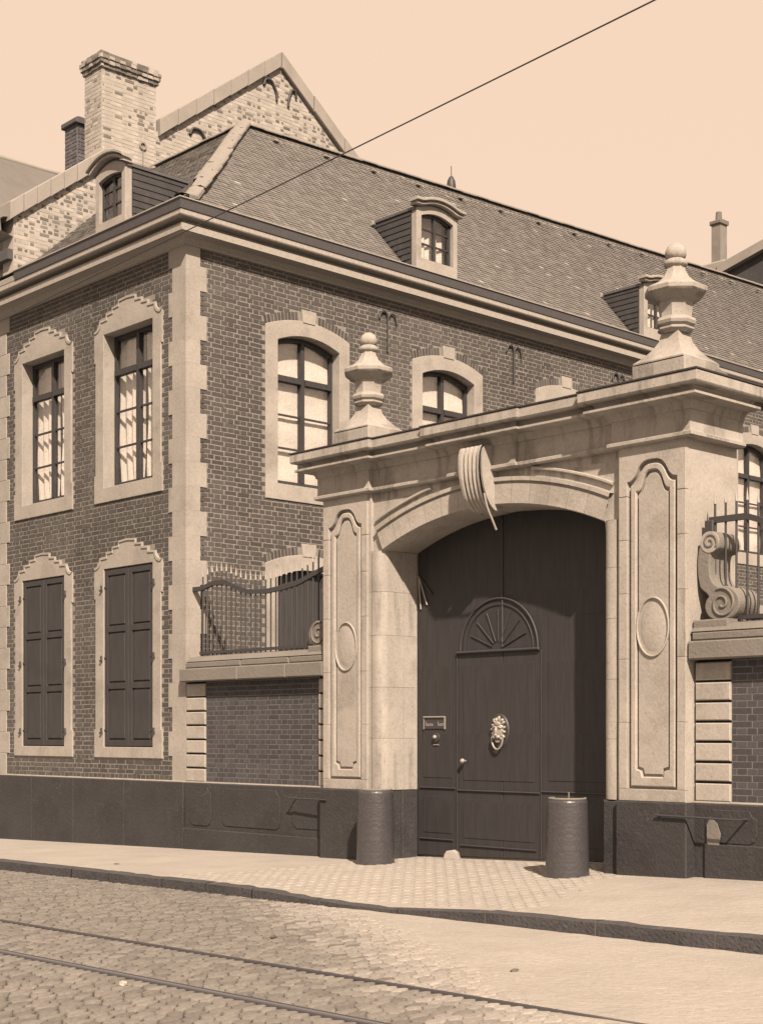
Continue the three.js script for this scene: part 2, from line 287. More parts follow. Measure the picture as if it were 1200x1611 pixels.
// small diagonal pavers of the carriage crossing
{
  const r = rng(15), list = [], c = Math.SQRT1_2, mats = tones([0.53, 0.56, 0.51, 0.54, 0.52, 0.49], { map: TX.fine }), lim = (z) => 1.75 + 0.35 * z;
  for (let v = -6; v < 6; v += 0.112) for (let u = -6 + r() * 0.2; u < 6; u += 0.2) {
    const x = 5.9 + (u - v) * c, z = 1.2 + (u + v) * c; if (z < -0.42 || z > KZ - 0.22) continue;
    const e = Math.abs(x - 5.85) - lim(z) + (r() - 0.5) * 0.3; if (e > 0 || (z < 0.15 && (x < 4.2 || x > 7.4))) continue;
    list.push({ x, z, y: paveY(x, z) + 0.004 + (r() - 0.5) * 0.003, w: 0.188, l: 0.102, h: 0.03, a: -Math.PI / 4 + (r() - 0.5) * 0.05, tx: (r() - 0.5) * 0.03, tz: (r() - 0.5) * 0.03, g: Math.floor(r() * 4), t: Math.floor(r() * 6) });
  }
  placeSetts(pavement, list, mats, SETTGEO, 'paver', 'pavers', 300, (b) => { const q = new THREE.Vector3(b.x, b.y, b.z).project(camera); return Math.abs(q.x) < 1 && Math.abs(q.y) < 1; });
}
// tram rails
[[0, 'thin tram rail in the setts on the side of the kerb'], [1, 'tram rail in the setts on the side away from the kerb']].forEach(([k, label]) => {
  const z = RAILZ[k], t = thing('tram_rail', label, 'tram rail', 'tram rails in the street'), xs = []; for (let x = -38; x <= 38; x += 2) xs.push(x);
  const strip = (z0, z1, up, dn, name, m) => part(name, quads(xs.map((x) => [[x, roadY(x, z) - 0.05, z0], [x, roadY(x, z) + up, z0 + 0.003], [x, roadY(x, z) + up, z1 - 0.003], [x, roadY(x, z) - 0.05, z1]]), 0.6, true), m, t);
  strip(z + 0.004, z + (k ? 0.038 : 0.022), 0.008, 0, 'running_head', k ? M.railTop : M.rail); strip(z - (k ? 0.036 : 0.028), z - 0.02, 0.004, 0, 'guard_lip', M.rail); strip(z - 0.02, z + 0.004, -0.02, 0, 'groove', M.rail); strip(z + (k ? 0.039 : 0.023), z + (k ? 0.048 : 0.026), 0.002, 0, 'flange_edge', M.rail);
});

// ------------------------------------------------------------------ the mansion
const house = thing('mansion', 'brick town mansion with white quoins, hipped tile roof and dormers', 'house');
const W = 5.3, LEN = 22, WT = 8.5;                              // width of the street front, length of the court wing, wall top
const side = group('court_front', house); side.rotation.y = Math.PI / 2;   // own axes: x runs back along the court, z outwards
// opening lists: [outer left, outer right, outer bottom, spring, opening left, right, bottom, top]
const STREET = [-2.33, -4.73].flatMap((x) => [{ x, y: 5.07, low: false }, { x, y: 1.25, low: true }]);
const COURT = []; for (let k = 0; k < 7; k++) { COURT.push({ x: 1.41 + 3.0 * k, y: 5.06, low: false, k }); COURT.push({ x: 1.41 + 3.0 * k, y: 1.56, low: true, k }); }
const SW = 1.78, CW = 1.65;
const inStreet = (u, y) => STREET.some((o) => u > o.x && u < o.x + SW && y > o.y && y < o.y + (o.low ? 2.92 : 2.66) + 0.16 * (Math.abs(u - o.x - SW / 2) < 0.66 ? 1 : 0) - (Math.abs(u - o.x - SW / 2) > 0.8 ? 0.1 : 0));
const archTop = (o, u) => { const q = (u - o.x - CW / 2) / (CW / 2); return o.y + 2.72 - 0.17 * q * q; };
const inCourt = (u, y) => COURT.some((o) => u > o.x && u < o.x + CW && y > o.y && y < archTop(o, u) + 0.14);
function core(u0, u1, holes, thick) { const s = poly([[u0, 0.3], [u1, 0.3], [u1, WT], [u0, WT]]); for (const h of holes) s.holes.push(poly(h)); return ext(s, -thick, -0.0035); }
const streetWall = part('street_wall', core(-W, -0.01, STREET.map((o) => [[o.x + 0.2, o.y + 0.16], [o.x + SW - 0.18, o.y + 0.16], [o.x + SW - 0.18, o.y + (o.low ? 2.86 : 2.55)], [o.x + 0.2, o.y + (o.low ? 2.86 : 2.55)]]), 0.3), M.mortar, house);
const courtWall = part('court_wall', core(0.31, LEN, COURT.map((o) => [[o.x + 0.2, o.y + 0.2], [o.x + CW - 0.18, o.y + 0.2], [o.x + CW - 0.18, o.y + 2.5], [o.x + 0.2, o.y + 2.5]]), 0.3), M.mortar, side);
part('back_wall', [bx(-W, -W + 0.25, 0.2, WT, -LEN, -0.32), bx(-W + 0.25, -0.31, 0.2, WT, -LEN, -LEN + 0.3), bx(-W + 0.25, -0.31, 4.6, 4.75, -LEN + 0.3, -0.31)], M.room, house);
{
  const near = (toWorld, ok, max) => { const f = (b) => ok(b) ? toWorld(b).distanceTo(CAMP) : Infinity; f.max = max; return f; };
  layBricks(streetWall, bond(-W + 0.3, -0.28, 0.95, WT, { skip: inStreet, seed: 2 }), BRICK, near((b) => new THREE.Vector3(b.x, b.y, 0), (b) => b.y > 1 && b.x > -2.4 && b.y < 8, 120));
  layBricks(courtWall, bond(0.2, LEN, 0.95, WT, { skip: inCourt, seed: 3 }), BRICK, near((b) => new THREE.Vector3(0, b.y, -b.x), (b) => b.y > 2.75 && b.x < 2.2, 180));
}
// quoins, five courses each, long and short in turn
for (const [x0, sgn] of [[0, 1], [-W, 0]]) for (let k = 0; k < 22; k++) {
  const y0 = 0.945 + k * 0.345, y1 = Math.min(WT + 0.02, y0 + 0.344), long = k % 2; if (y0 > WT - 0.05) continue;
  const a = long ? 0.405 : 0.315, b = long ? 0.235 : 0.35;
  if (sgn) part('quoin', ext(poly([[-a, -0.012], [0.012, -0.012], [0.012, b], [-a, 0.12]]), 0, y1 - y0).rotateX(-Math.PI / 2).translate(0, y0, 0), k % 5 === 2 ? M.surround : M.white, house);
  else part('quoin', cb(-W, -W + (long ? 0.40 : 0.30), y0, y1, -0.15, 0.012, 0.006), M.white, house);
}
// plinth
{
  const p = group('plinth', house); let x = -W; const r = rng(8);
  while (x < -0.02) { const L = Math.min(1.1 + r() * 0.5, -0.002 - x); part('plinth_stone', cb(x, x + L - 0.006, -0.3, 0.925, -0.1, 0.05 + r() * 0.004, 0.008), M.blue, p); x += L; }
  part('ledge', cb(-W, -0.004, 0.925, 0.947, -0.1, 0.045, 0.006), M.surround, p);
  part('plinth_stone', bx(0.002, LEN, -0.2, 0.94, -0.1, 0.03).rotateY(Math.PI / 2), M.blue, p);
}
// windows
function sash(g, u0, u1, y0, y1, zf, arch, kind) {              // timber, panes, curtain in the wall's axes
  const um = (u0 + u1) / 2, tr = y0 + (y1 - y0) * 0.755, bars = [], f = 0.042;
  bars.push(bx(u0, u0 + f, y0, y1, zf - 0.06, zf), bx(u1 - f, u1, y0, y1, zf - 0.06, zf), bx(u0 + f, u1 - f, y0, y0 + 0.065, zf - 0.06, zf + 0.004), bx(um - 0.036, um + 0.036, y0 + 0.065, y1 - 0.04 + arch, zf - 0.06, zf + 0.012));
  bars.push(bx(u0 + f, um - 0.037, tr - 0.042, tr + 0.042, zf - 0.06, zf + 0.03), bx(um + 0.037, u1 - f, tr - 0.042, tr + 0.042, zf - 0.06, zf + 0.03));
  if (arch) { const top = []; for (let i = 0; i <= 10; i++) { const q = i / 10 * 2 - 1; top.push([lerp(u0 + f, u1 - f, i / 10), y1 + arch * (1 - q * q) - 0.0]); } bars.push(ext(poly([...top, [u1 - f, y1 - 0.04], ...top.slice().reverse().map(([a, b]) => [a, b - 0.06])]), zf - 0.06, zf + 0.002)); }
  else bars.push(bx(u0 + f, u1 - f, y1 - 0.06, y1, zf - 0.06, zf + 0.004));
  const rows = [0, 1, 2, 3].map((i) => lerp(y0 + 0.065, tr - 0.042, i / 3));
  for (const [a, b] of [[u0 + f, um - 0.036], [um + 0.036, u1 - f]]) {
    for (let i = 1; i < 3; i++) bars.push(bx(a, b, rows[i] - 0.013, rows[i] + 0.013, zf - 0.045, zf - 0.012));
    for (let i = 0; i < 3; i++) part('pane', bx(a, b, rows[i] + 0.014, rows[i + 1] - 0.014, zf - 0.034, zf - 0.032).translate(0, 0, (hash2(Math.round(a * 99), i, 3) - 0.5) * 0.004), M.glass, g);
    part('pane', bx(a, b, tr + 0.043, y1 + (arch ? arch * 0.85 : -0.06), zf - 0.034, zf - 0.032), M.glass, g);
  }
  part('sash_frame', bars, M.timber, g);
  // cloth behind the glass
  const cl = [], NU = 44, NV = 40;
  for (let i = 0; i <= NU; i++) { const c = []; for (let j = 0; j <= NV; j++) { const a = i / NU, b = j / NV, u = lerp(u0 + 0.01, u1 - 0.01, a), y = lerp(y0, y1 + arch, b);
    const dz = kind === 'blind' ? 0.012 * Math.sin(b * 20 + Math.sin(a * 5) * 0.6) * (0.4 + fbm(a * 3, b * 6, 64, 9, 2)) + 0.02 * fbm(a * 4, b * 9, 64, 13, 3) : 0.03 * Math.sin(a * 46 + 2 * Math.sin(b * 3)) + 0.03 * fbm(a * 9, b * 3, 64, 19, 3);
    c.push([u, y, zf - 0.10 + dz - (kind === 'blind' ? 0 : 0.04)]); } cl.push(c); }
  const drop = kind === 'drape';
  part('curtain', quads(drop ? cl.filter((_, i) => i < NU * 0.5) : cl, 0, true), M.curtain, g);
  if (drop) part('curtain', quads(cl.filter((_, i) => i > NU * 0.56), 0, true), M.curtain, g);
}
function streetSurround(o, H) {                                 // eared frame with a stepped head
  const c = SW / 2, L = (q) => o.x + q, hw = (d) => d, pts = [];
  const half = [[c - 0.03, 0], [c - 0.03, 0.52], [c, 0.52 + 0], [c, 0]]; void half; void hw;
  const right = [[c, 0], [c, 0.42], [c - 0.035, 0.42], [c - 0.035, H - 0.52], [c, H - 0.52], [c, H - 0.05]];
  for (let i = 0; i <= 6; i++) { const a = i / 6 * Math.PI / 2; right.push([c - 0.16 * Math.sin(a), H - 0.05 + 0.14 * (1 - Math.cos(a))]); }   // hollow shoulder
  right.push([c - 0.34, H + 0.10], [c - 0.34, H + 0.165], [c - 0.50, H + 0.175], [c - 0.50, H + 0.235], [c - 0.67, H + 0.245], [c - 0.67, H + 0.31], [0, H + 0.325]);
  for (const [d, y] of right) pts.push([L(c + d), o.y + y]);
  for (const [d, y] of right.slice(0, -1).reverse()) pts.push([L(c - d), o.y + y]);
  return pts;
}
for (const o of STREET) {
  const H = o.low ? 2.90 : 2.64, g = group('window', house), op = [o.x + 0.26, o.x + SW - 0.24, o.y + (o.low ? 0.16 : 0.22), o.y + (o.low ? 2.82 : 2.51)];
  const s = poly(streetSurround(o, H)); s.holes.push(poly([[op[0], op[2]], [op[1], op[2]], [op[1], op[3]], [op[0], op[3]]]));
  part('surround', ext(s, -0.24, 0.022, 0.006), M.white, g);
  const up = streetSurround(o, H).filter((p) => p[1] > o.y + H - 0.06), cx = o.x + SW / 2, inset = up.map(([x, y]) => [cx + (x - cx) * 0.955, y - 0.032]);
  part('head_moulding', ext(poly([...up, ...inset.reverse()]), 0.018, 0.036, 0.003), M.white, g);
  if (!o.low) sash(g, op[0] + 0.002, op[1] - 0.002, op[2] + 0.02, op[3] - 0.002, -0.17, 0, 'drape');
  else {
    part('dark_backing', bx(op[0] - 0.03, op[1] + 0.03, op[2] - 0.03, op[3] + 0.03, -0.30, -0.25), M.room, g);  // dark sheet close behind the shutters, standing in for the unlit room
    for (const [a, b, sg] of [[op[0] + 0.005, (op[0] + op[1]) / 2 - 0.004, -1], [(op[0] + op[1]) / 2 + 0.004, op[1] - 0.005, 1]]) {
      const sh = group('shutter', house), y0 = op[2] + 0.012, y1 = op[3] - 0.012, H3 = (y1 - y0 - 0.09) / 3, frame = poly([[a, y0], [b, y0], [b, y1], [a, y1]]);
      for (let k = 0; k < 3; k++) { const p0 = y0 + 0.09 + k * H3, p1 = p0 + H3 - 0.09; frame.holes.push(poly([[a + 0.085, p0], [b - 0.085, p0], [b - 0.085, p1], [a + 0.085, p1]]));
        for (let q = 0, n = 5; q < n; q++) { const yy = lerp(p0, p1, q / n), ye = lerp(p0, p1, (q + 1) / n); void yy; void ye; }
        part('panel', cb(a + 0.11, b - 0.11, p0 + 0.022, p1 - 0.022, -0.03, -0.006, 0.012), M.shutter, sh); }
      part('frame', ext(frame, -0.045, 0.004, 0.005), M.shutter, sh); part('backboard', bx(a + 0.02, b - 0.02, y0 + 0.02, y1 - 0.02, -0.05, -0.026), M.shutter, sh);
      for (const q of [0.09, 0.5, 0.9]) { const hy = lerp(y0, y1, q), hx = sg < 0 ? a : b; part('hinge', [bx(hx - 0.075, hx + 0.075, hy - 0.012, hy + 0.012, 0.005, 0.012), rod([hx + sg * 0.05, hy - 0.04, 0.035], [hx + sg * 0.05, hy + 0.035, 0.035], 0.016), bx(hx + sg * 0.05 - 0.02, hx + sg * 0.05 + 0.02, hy - 0.055, hy - 0.03, 0.01, 0.06)], M.iron, sh); }
    }
  }
}
for (const o of COURT) {
  if (o.low && ![0, 3, 4, 5].includes(o.k)) continue;
  const g = group('window', side), n = 14, out = [[o.x, o.y], [o.x + CW, o.y]], hole = [], oL = o.x + 0.23, oR = o.x + CW - 0.21, tp = (u) => archTop(o, u);
  for (let i = n; i >= 0; i--) { const u = lerp(o.x, o.x + CW, i / n); out.push([u, tp(u)]); }
  const yb = o.y + 0.24, hs = o.y + 2.36; hole.push([oL, yb]); for (let i = 0; i <= n; i++) { const q = i / n * 2 - 1; hole.push([lerp(oL, oR, i / n), hs + 0.13 * (1 - q * q)]); } hole.push([oR, yb]);
  const s = poly(out); s.holes.push(poly(hole)); part('surround', ext(s, -0.22, 0.018, 0.005), M.surround, g);
  const c = o.x + CW / 2, tc = tp(c); part('keystone', ext(poly([[c - 0.12, tc - 0.03], [c + 0.12, tc - 0.03], [c + 0.145, o.y + 2.885], [c - 0.145, o.y + 2.885]]), -0.05, 0.03, 0.006), M.surround, g);
  // bricks on edge over the head
  const list = []; for (let q = 0; q < 26; q++) { const u = lerp(o.x - 0.03, o.x + CW + 0.03, (q + 0.5) / 26); if (Math.abs(u - c) < 0.165) continue; const e = (u - c) / (CW / 2); list.push({ x: u, y: tp(clamp(u, o.x, o.x + CW)) + 0.068, w: 0.05, h: 0.118, z: 0.003, d: 0.05, r: -e * 0.2, t: Math.floor(rnd() * 7) }); }
  const one = (b) => b.x; one.max = o.low || o.k > 1 ? 0 : 26; layBricks(g, list, BRICK, one);
  if (!o.low) sash(g, oL + 0.002, oR - 0.002, yb + 0.015, hs, -0.15, 0.125, 'blind');
  else {
    const sh = group('shutter', side), um = (oL + oR) / 2, top = []; for (let i = 0; i <= 8; i++) { const q = i / 8 * 2 - 1; top.push([lerp(oL + 0.004, oR - 0.004, i / 8), hs + 0.12 * (1 - q * q)]); }
    part('leaf', ext(poly([[oL + 0.004, yb], ...top, [oR - 0.004, yb]]), -0.15, -0.11), M.shutter, sh);
    part('rail', [bx(oL + 0.01, um - 0.01, yb + 1.1, yb + 1.19, -0.11, -0.095), bx(um + 0.01, oR - 0.01, yb + 1.1, yb + 1.19, -0.11, -0.095), bx(um - 0.025, um + 0.025, yb, hs + 0.1, -0.11, -0.09)], M.shutter, sh);
  }
}
// wall ties
for (const u of [3.86, 6.83, 9.72, 12.7]) {
  const p = [[u, 7.62, 0.02], [u, 8.0, 0.022], [u - 0.005, 8.16, 0.025], [u - 0.06, 8.25, 0.03], [u - 0.15, 8.22, 0.03], [u - 0.19, 8.12, 0.03]], q = [[u, 8.0, 0.022], [u + 0.01, 8.16, 0.025], [u + 0.07, 8.24, 0.03], [u + 0.15, 8.21, 0.03], [u + 0.19, 8.08, 0.03]];
  part('wall_tie', [tube(p, 0.016, 20, 5), tube(q, 0.014, 14, 5)], M.iron, side);
}
// cornice with gutter
{
  const line = [[-W - 0.02, 0], [0, 0], [0, -LEN]];
  const fix = [[-W - 0.02, 0], [0, 0], [0, -LEN]].map((p) => p);
  const c = group('cornice', house);
  part('bed_moulding', sweepPlan(fix, [[0.0, 8.44], [0.03, 8.45], [0.03, 8.47], [0.10, 8.53], [0.10, 8.53], [0.23, 8.545]]), M.cornice, c);
  part('lower_band', sweepPlan(line, [[0.2, 8.545], [0.245, 8.55], [0.25, 8.64], [0.15, 8.645]]), M.cornice, c);
  part('upper_band', sweepPlan(line, [[0.15, 8.645], [0.15, 8.715], [0.315, 8.72], [0.325, 8.735], [0.325, 8.80]]), M.cornice, c);
  part('gutter', sweepPlan([[-4.15, 0], [0, 0], [0, -LEN]], [[0.325, 8.80], [0.34, 8.805], [0.355, 8.92], [0.365, 8.93], [0.365, 8.945], [0.345, 8.945], [0.33, 8.90], [0.2, 8.90]]), M.gutter, c);
  part('gutter_edge', sweepPlan([[-4.15, 0], [0, 0], [0, -LEN]], [[0.366, 8.93], [0.374, 8.936], [0.374, 8.95], [0.35, 8.955]]), M.cornice, c);
  part('gutter_stop', cb(-W, -4.16, 8.80, 8.90, -0.1, 0.33, 0.01), M.limeCoping, c);
}
// roof
const RX = -2.65, RZ = -3.07, RH = 11.77;
const ridgeY = (z) => RH + clamp((RZ - z) / 15.5, 0, 1.3) * 0.52;
{
  const roof = part('roof', (() => {
    const P = [], t = (a, b, c) => P.push(...a, ...b, ...c), q = (a, b, c, d) => { t(a, b, c); t(a, c, d); };
    const E = (d, y) => ({ st: [-W, y, d], co: [d, y, d], end: [d, y, -LEN] }), e0 = E(0.30, 8.89), e1 = E(-0.33, 9.15), pk = [RX, RH - 0.09, RZ], pl_ = [-W, RH - 0.09, RZ], pe = [RX, ridgeY(-LEN) - 0.09, -LEN];
    q(e0.st, e0.co, e1.co, e1.st); q(e1.st, e1.co, pk, pl_); q(e0.co, e0.end, e1.end, e1.co); for (let i = 0; i < 24; i++) { const A = i / 24, B = (i + 1) / 24, lo = (t) => [-0.33, 9.15, lerp(-0.33, -LEN, t)], hi = (t) => { const z = lerp(RZ, -LEN, t); return [RX, ridgeY(z) - 0.09, z]; }; q(lo(A), lo(B), hi(B), hi(A)); }
    q(pl_, pk, [RX, 9.2, -7.2], [-W, 9.2, -7.2]); q(pk, pe, [-W, 9.0, -LEN], [-W, 9.0, RZ]);
    const g = new THREE.BufferGeometry(); g.setAttribute('position', new THREE.Float32BufferAttribute(P, 3)); g.computeVertexNormals(); return g;
  })(), M.roofBase, house);
  const r = rng(23), bins = TILE.map(() => []);
  const tile = (o, a, up, w, l, k) => { if (r() < 0.006) k = 6;                         // o lower left corner, a along, up along the slope
    const n = new THREE.Vector3().crossVectors(a, up).normalize(), th = 0.009, lift = 0.004 + r() * 0.006, v = (s, t_, h) => o.clone().addScaledVector(a, s).addScaledVector(up, t_).addScaledVector(n, h);
    const j = (r() - 0.5) * 0.012, A = v(0.003, j, th + lift), B = v(w - 0.003, j + (r() - 0.5) * 0.006, th + lift), C = v(w - 0.003, l, 0.006), D = v(0.003, l, 0.006), A2 = v(0.003, j, lift), B2 = v(w - 0.003, j, lift);
    for (const p of [A, B, C, A, C, D, A2, B2, B, A2, B, A]) bins[k].push(p.x, p.y, p.z);
  };
  const lay = (d0, y0, d1, y1, end, street) => {                // strip between two levels; d is the set-back from the wall face
    const L = Math.hypot(d1 - d0, y1 - y0), rows = Math.round(L / 0.074);
    for (let i = 0; i < rows; i++) {
      const t = i / rows, d = lerp(d0, d1, t), y = lerp(y0, y1, t);
      const hip = street ? end.hx(t) : end.hz(t), a = street ? new THREE.Vector3(1, 0, 0) : new THREE.Vector3(0, 0, -1), up = (street ? new THREE.Vector3(0, y1 - y0, d1 - d0) : new THREE.Vector3(d1 - d0, y1 - y0, 0)).normalize();
      if (street) for (let x = -W + (i % 2) * 0.0625; x < hip - 0.04; x += 0.125) tile(new THREE.Vector3(x, y, d), a, up, Math.min(0.125, hip - x), 0.10, Math.floor(r() * 6));
      else for (let z = hip - (i % 2) * 0.0625; z > -LEN; z -= 0.125) { const rise = (ridgeY(z) - RH) * clamp((y - 9.235) / (RH - 9.235), 0, 1); tile(new THREE.Vector3(d, y + rise, z), a, up, 0.125, 0.10, Math.floor(r() * 6)); }
    }
  };
  lay(0.34, 8.93, -0.3, 9.235, { hx: (t) => lerp(0.34, -0.3, t), hz: (t) => lerp(0.34, -0.3, t) }, true); lay(-0.3, 9.235, RZ, RH, { hx: (t) => lerp(-0.3, RX, t) }, true);
  lay(0.34, 8.93, -0.3, 9.235, { hz: (t) => lerp(0.34, -0.3, t) }, false); lay(-0.3, 9.235, RX, RH, { hz: (t) => lerp(-0.3, RZ, t) }, false);
  const gs = bins.map((b) => { const g = new THREE.BufferGeometry(); g.setAttribute('position', new THREE.Float32BufferAttribute(b, 3)); g.computeVertexNormals(); return g; });
  const tm = new THREE.Mesh(mergeGeometries(gs, true), TILE); tm.name = 'roof_tiles'; tm.userData.kind = 'stuff'; roof.add(tm);
  const capTile = (A, B, rad, m, name, k, rough = name === 'hip_tile') => { const d = B.clone().sub(A), L = d.length(), g = new THREE.CylinderGeometry(rad * 0.95, rad, L + 0.03, 8, 1, true, -Math.PI / 2 - 0.25, Math.PI + 0.5); g.rotateX(-Math.PI / 2); g.scale(1, 0.5, 1); if (rough) { const q = g.attributes.position; for (let i = 0; i < q.count; i++) { const h = hash2(i % 9, k, 71), e = 1 + (h - 0.5) * 0.35; q.setXYZ(i, q.getX(i) * e, q.getY(i) * (0.8 + 0.4 * h), q.getZ(i)); } g.computeVertexNormals(); } const o = new THREE.Mesh(uvBox(g), m); o.name = name; o.position.copy(A).lerp(B, 0.5); const z = d.clone().normalize(), x = new THREE.Vector3().crossVectors(new THREE.Vector3(0, 1, 0), z).normalize(), y = new THREE.Vector3().crossVectors(z, x); o.quaternion.setFromRotationMatrix(new THREE.Matrix4().makeBasis(x, y, z)); o.rotateZ((hash2(k, 4, 8) - 0.5) * 0.15); roof.add(o); };
  const hipA = new THREE.Vector3(0.22, 9.0, 0.22), hipK = new THREE.Vector3(-0.3, 9.25, -0.3), hipB = new THREE.Vector3(RX, RH + 0.02, RZ);
  capTile(hipA, hipK, 0.12, M.hip, 'hip_tile', 1); for (let i = 0; i < 10; i++) capTile(hipK.clone().lerp(hipB, i / 10), hipK.clone().lerp(hipB, (i + 1) / 10), 0.125 + 0.015 * r(), M.hip, 'hip_tile', i + 2);
  for (let z = RZ; z > -LEN + 0.4; z -= 0.37) capTile(new THREE.Vector3(RX, ridgeY(z) + 0.0, z), new THREE.Vector3(RX, ridgeY(z - 0.37), z - 0.37), 0.1, r() < 0.75 ? M.ridge : M.hip, 'ridge_tile', Math.round(-z * 10));
  for (let x = RX; x > -W + 0.3; x -= 0.37) capTile(new THREE.Vector3(x, RH, RZ), new THREE.Vector3(x - 0.37, RH, RZ), 0.1, M.ridge, 'ridge_tile', Math.round(-x * 10));
  // pale roof hooks below the ridge, odd patched tiles
  for (let k = 0; k < 14; k++) { const z = -3.55 - k * 1.12, s = 0.36, x = RX + s * 0.72, y = ridgeY(z) - s * 0.74 + 0.05; part('roof_hook', [cb(x - 0.04, x + 0.03, y - 0.01, y + 0.02, z - 0.08, z + 0.03, 0.008), rod([x + 0.03, y, z - 0.075], [x + 0.07, y - 0.06, z - 0.09], 0.013)], M.hip, roof); }
  const vent = group('roof_vent', house); part('cowl', new THREE.LatheGeometry([[0.001, 0.20], [0.04, 0.17], [0.075, 0.10], [0.09, 0.0], [0.085, -0.1]].map((p) => new THREE.Vector2(...p)), 10).translate(RX, ridgeY(-8.05) + 0.08, -8.05), M.iron, vent); part('spike', rod([RX, ridgeY(-8.05) + 0.24, -8.05], [RX, ridgeY(-8.05) + 0.46, -8.05], 0.008), M.iron, vent);
}
// dormers, in axes with x across the front and z outwards, origin at the middle of the front's foot
function dormer(parent, x, y, z, w, h, deep, round) {
  const d = group('dormer', parent); d.position.set(x, y, z);
  const hw = w / 2, rise = round ? 0.12 : 0.10, n = 12, arc = (a, base, up) => { const p = []; for (let i = 0; i <= n; i++) { const q = i / n * 2 - 1; p.push([q * a, base + up * (1 - q * q)]); } return p; };
  const iw = hw - (round ? 0.085 : 0.10), s = poly([[-hw, -0.12], ...arc(hw, h, rise), [hw, -0.12]]); const hr = round ? 0.05 : rise * 0.8; s.holes.push(poly([[-iw, 0.13], ...arc(iw, h - 0.10, hr), [iw, 0.13]]));
  part('front', ext(s, -0.1, 0.02, 0.006), M.surround, d);
  // window
  const ws = [bx(-iw, -iw + 0.04, 0.13, h - 0.09, -0.09, -0.05), bx(iw - 0.04, iw, 0.13, h - 0.09, -0.09, -0.05), bx(-0.025, 0.025, 0.16, h + rise * 0.7 - 0.1, -0.09, -0.045), bx(-iw + 0.04, iw - 0.04, 0.13, 0.17, -0.09, -0.05)];
  ws.push(ext(poly([...arc(iw, h - 0.10, hr), ...arc(iw, h - 0.15, hr).reverse()]), -0.09, -0.05));
  const ys = [0.17, lerp(0.17, h - 0.06, 0.34), lerp(0.17, h - 0.06, 0.68), h - 0.1 + rise * 0.55];
  for (const [a, b] of [[-iw + 0.04, -0.032], [0.032, iw - 0.04]]) for (let i = 0; i < 3; i++) { if (i) ws.push(bx(a, b, ys[i] - 0.012, ys[i] + 0.012, -0.085, -0.055)); part('pane', bx(a, b, ys[i] + 0.012, ys[i + 1] - 0.012, -0.073, -0.071), M.glass, d); }
  part('sash_frame', ws, M.timber, d);
  part('curtain', quads(Array.from({ length: 17 }, (_, i) => [0, 0.5, 1].map((t) => [lerp(-iw, iw, i / 16), lerp(0.13, h + 0.05, t), -0.26 + 0.02 * Math.sin(i * 2.1)])), 0, true), M.curtain, d);
  // cheeks and vaulted lead roof
  for (const sg of [-1, 1]) {
    const x0 = sg * (hw - 0.02); const P = (t) => [x0, lerp(-0.1, 0, t), 0]; void P;
    part('cheek', ext(poly([[0, -0.12], [0, h - 0.02], [-deep, h - 0.02], [-deep, h - 0.06]].map(([a, b]) => [a, b])), -0.02, 0.02).rotateY(-Math.PI / 2).scale(1, 1, 1).translate(x0, 0, -0.1).applyMatrix4(new THREE.Matrix4()), M.slate, d);
    for (let k = 0; k < 9; k++) { const yy = h - 0.1 - k * 0.1, dz = deep * (yy + 0.1) / (h + 0.05); if (dz < 0.12) continue; part('cheek_slates', quads([[[x0 + sg * 0.024, yy + 0.1, -0.1], [x0 + sg * 0.036, yy, -0.1]], [[x0 + sg * 0.024, yy + 0.1, -0.1 - dz], [x0 + sg * 0.036, yy, -0.1 - dz]]], 0), M.slate, d); }
  }
  const rows = (o0, o1) => [o0, o1].map(([zz, e]) => arc(hw + e, h - 0.02 + 0.03, rise + 0.02).map(([a, b]) => [a, b, zz]));
  part('dormer_roof', [quads(rows([0.0, 0.03], [-deep - 0.15, 0.03]), 0.5, true), ext(poly([...arc(hw + 0.03, h + 0.01, rise + 0.02), ...arc(hw + 0.03, h - 0.03, rise + 0.02).reverse()]), -deep - 0.1, 0.0)], M.zinc, d);
  // moulded hood on the front
  for (const [e, y0, t, out] of [[0.06, 0.015, 0.045, 0.10], [0.095, 0.065, 0.05, 0.14]]) {
    const a1 = round ? arc(hw + e, h + y0, rise + 0.03) : hood(hw + e, h + y0), a2 = a1.map(([a, b]) => [a, b + t]);
    part('hood', ext(poly([...a2, ...a1.reverse()]), -0.06, out, 0.008), M.surround, d);
  }
  function hood(a, b) { const p = []; for (let i = 0; i <= 18; i++) { const q = i / 18 * 2 - 1, m = Math.abs(q); p.push([q * a, b + rise * (m < 0.72 ? 1 - 0.9 * (m / 0.72) ** 2 * 0.9 : 0.19 - (m - 0.72) * 0.1)]); } return p; }
  if (!round) part('valley_mortar', cb(-hw - 0.08, -hw + 0.16, h - 0.07, h + 0.02, -deep - 0.16, -deep + 0.02, 0.02), M.hip, d);
  return d;
}
dormer(side, 4.94, 9.12, 0.03, 0.94, 0.93, 0.95, false);
dormer(side, 10.93, 9.14, 0.03, 0.94, 0.93, 0.95, false);
dormer(house, -1.80, 9.10, 0.06, 0.80, 0.86, 1.05, true);

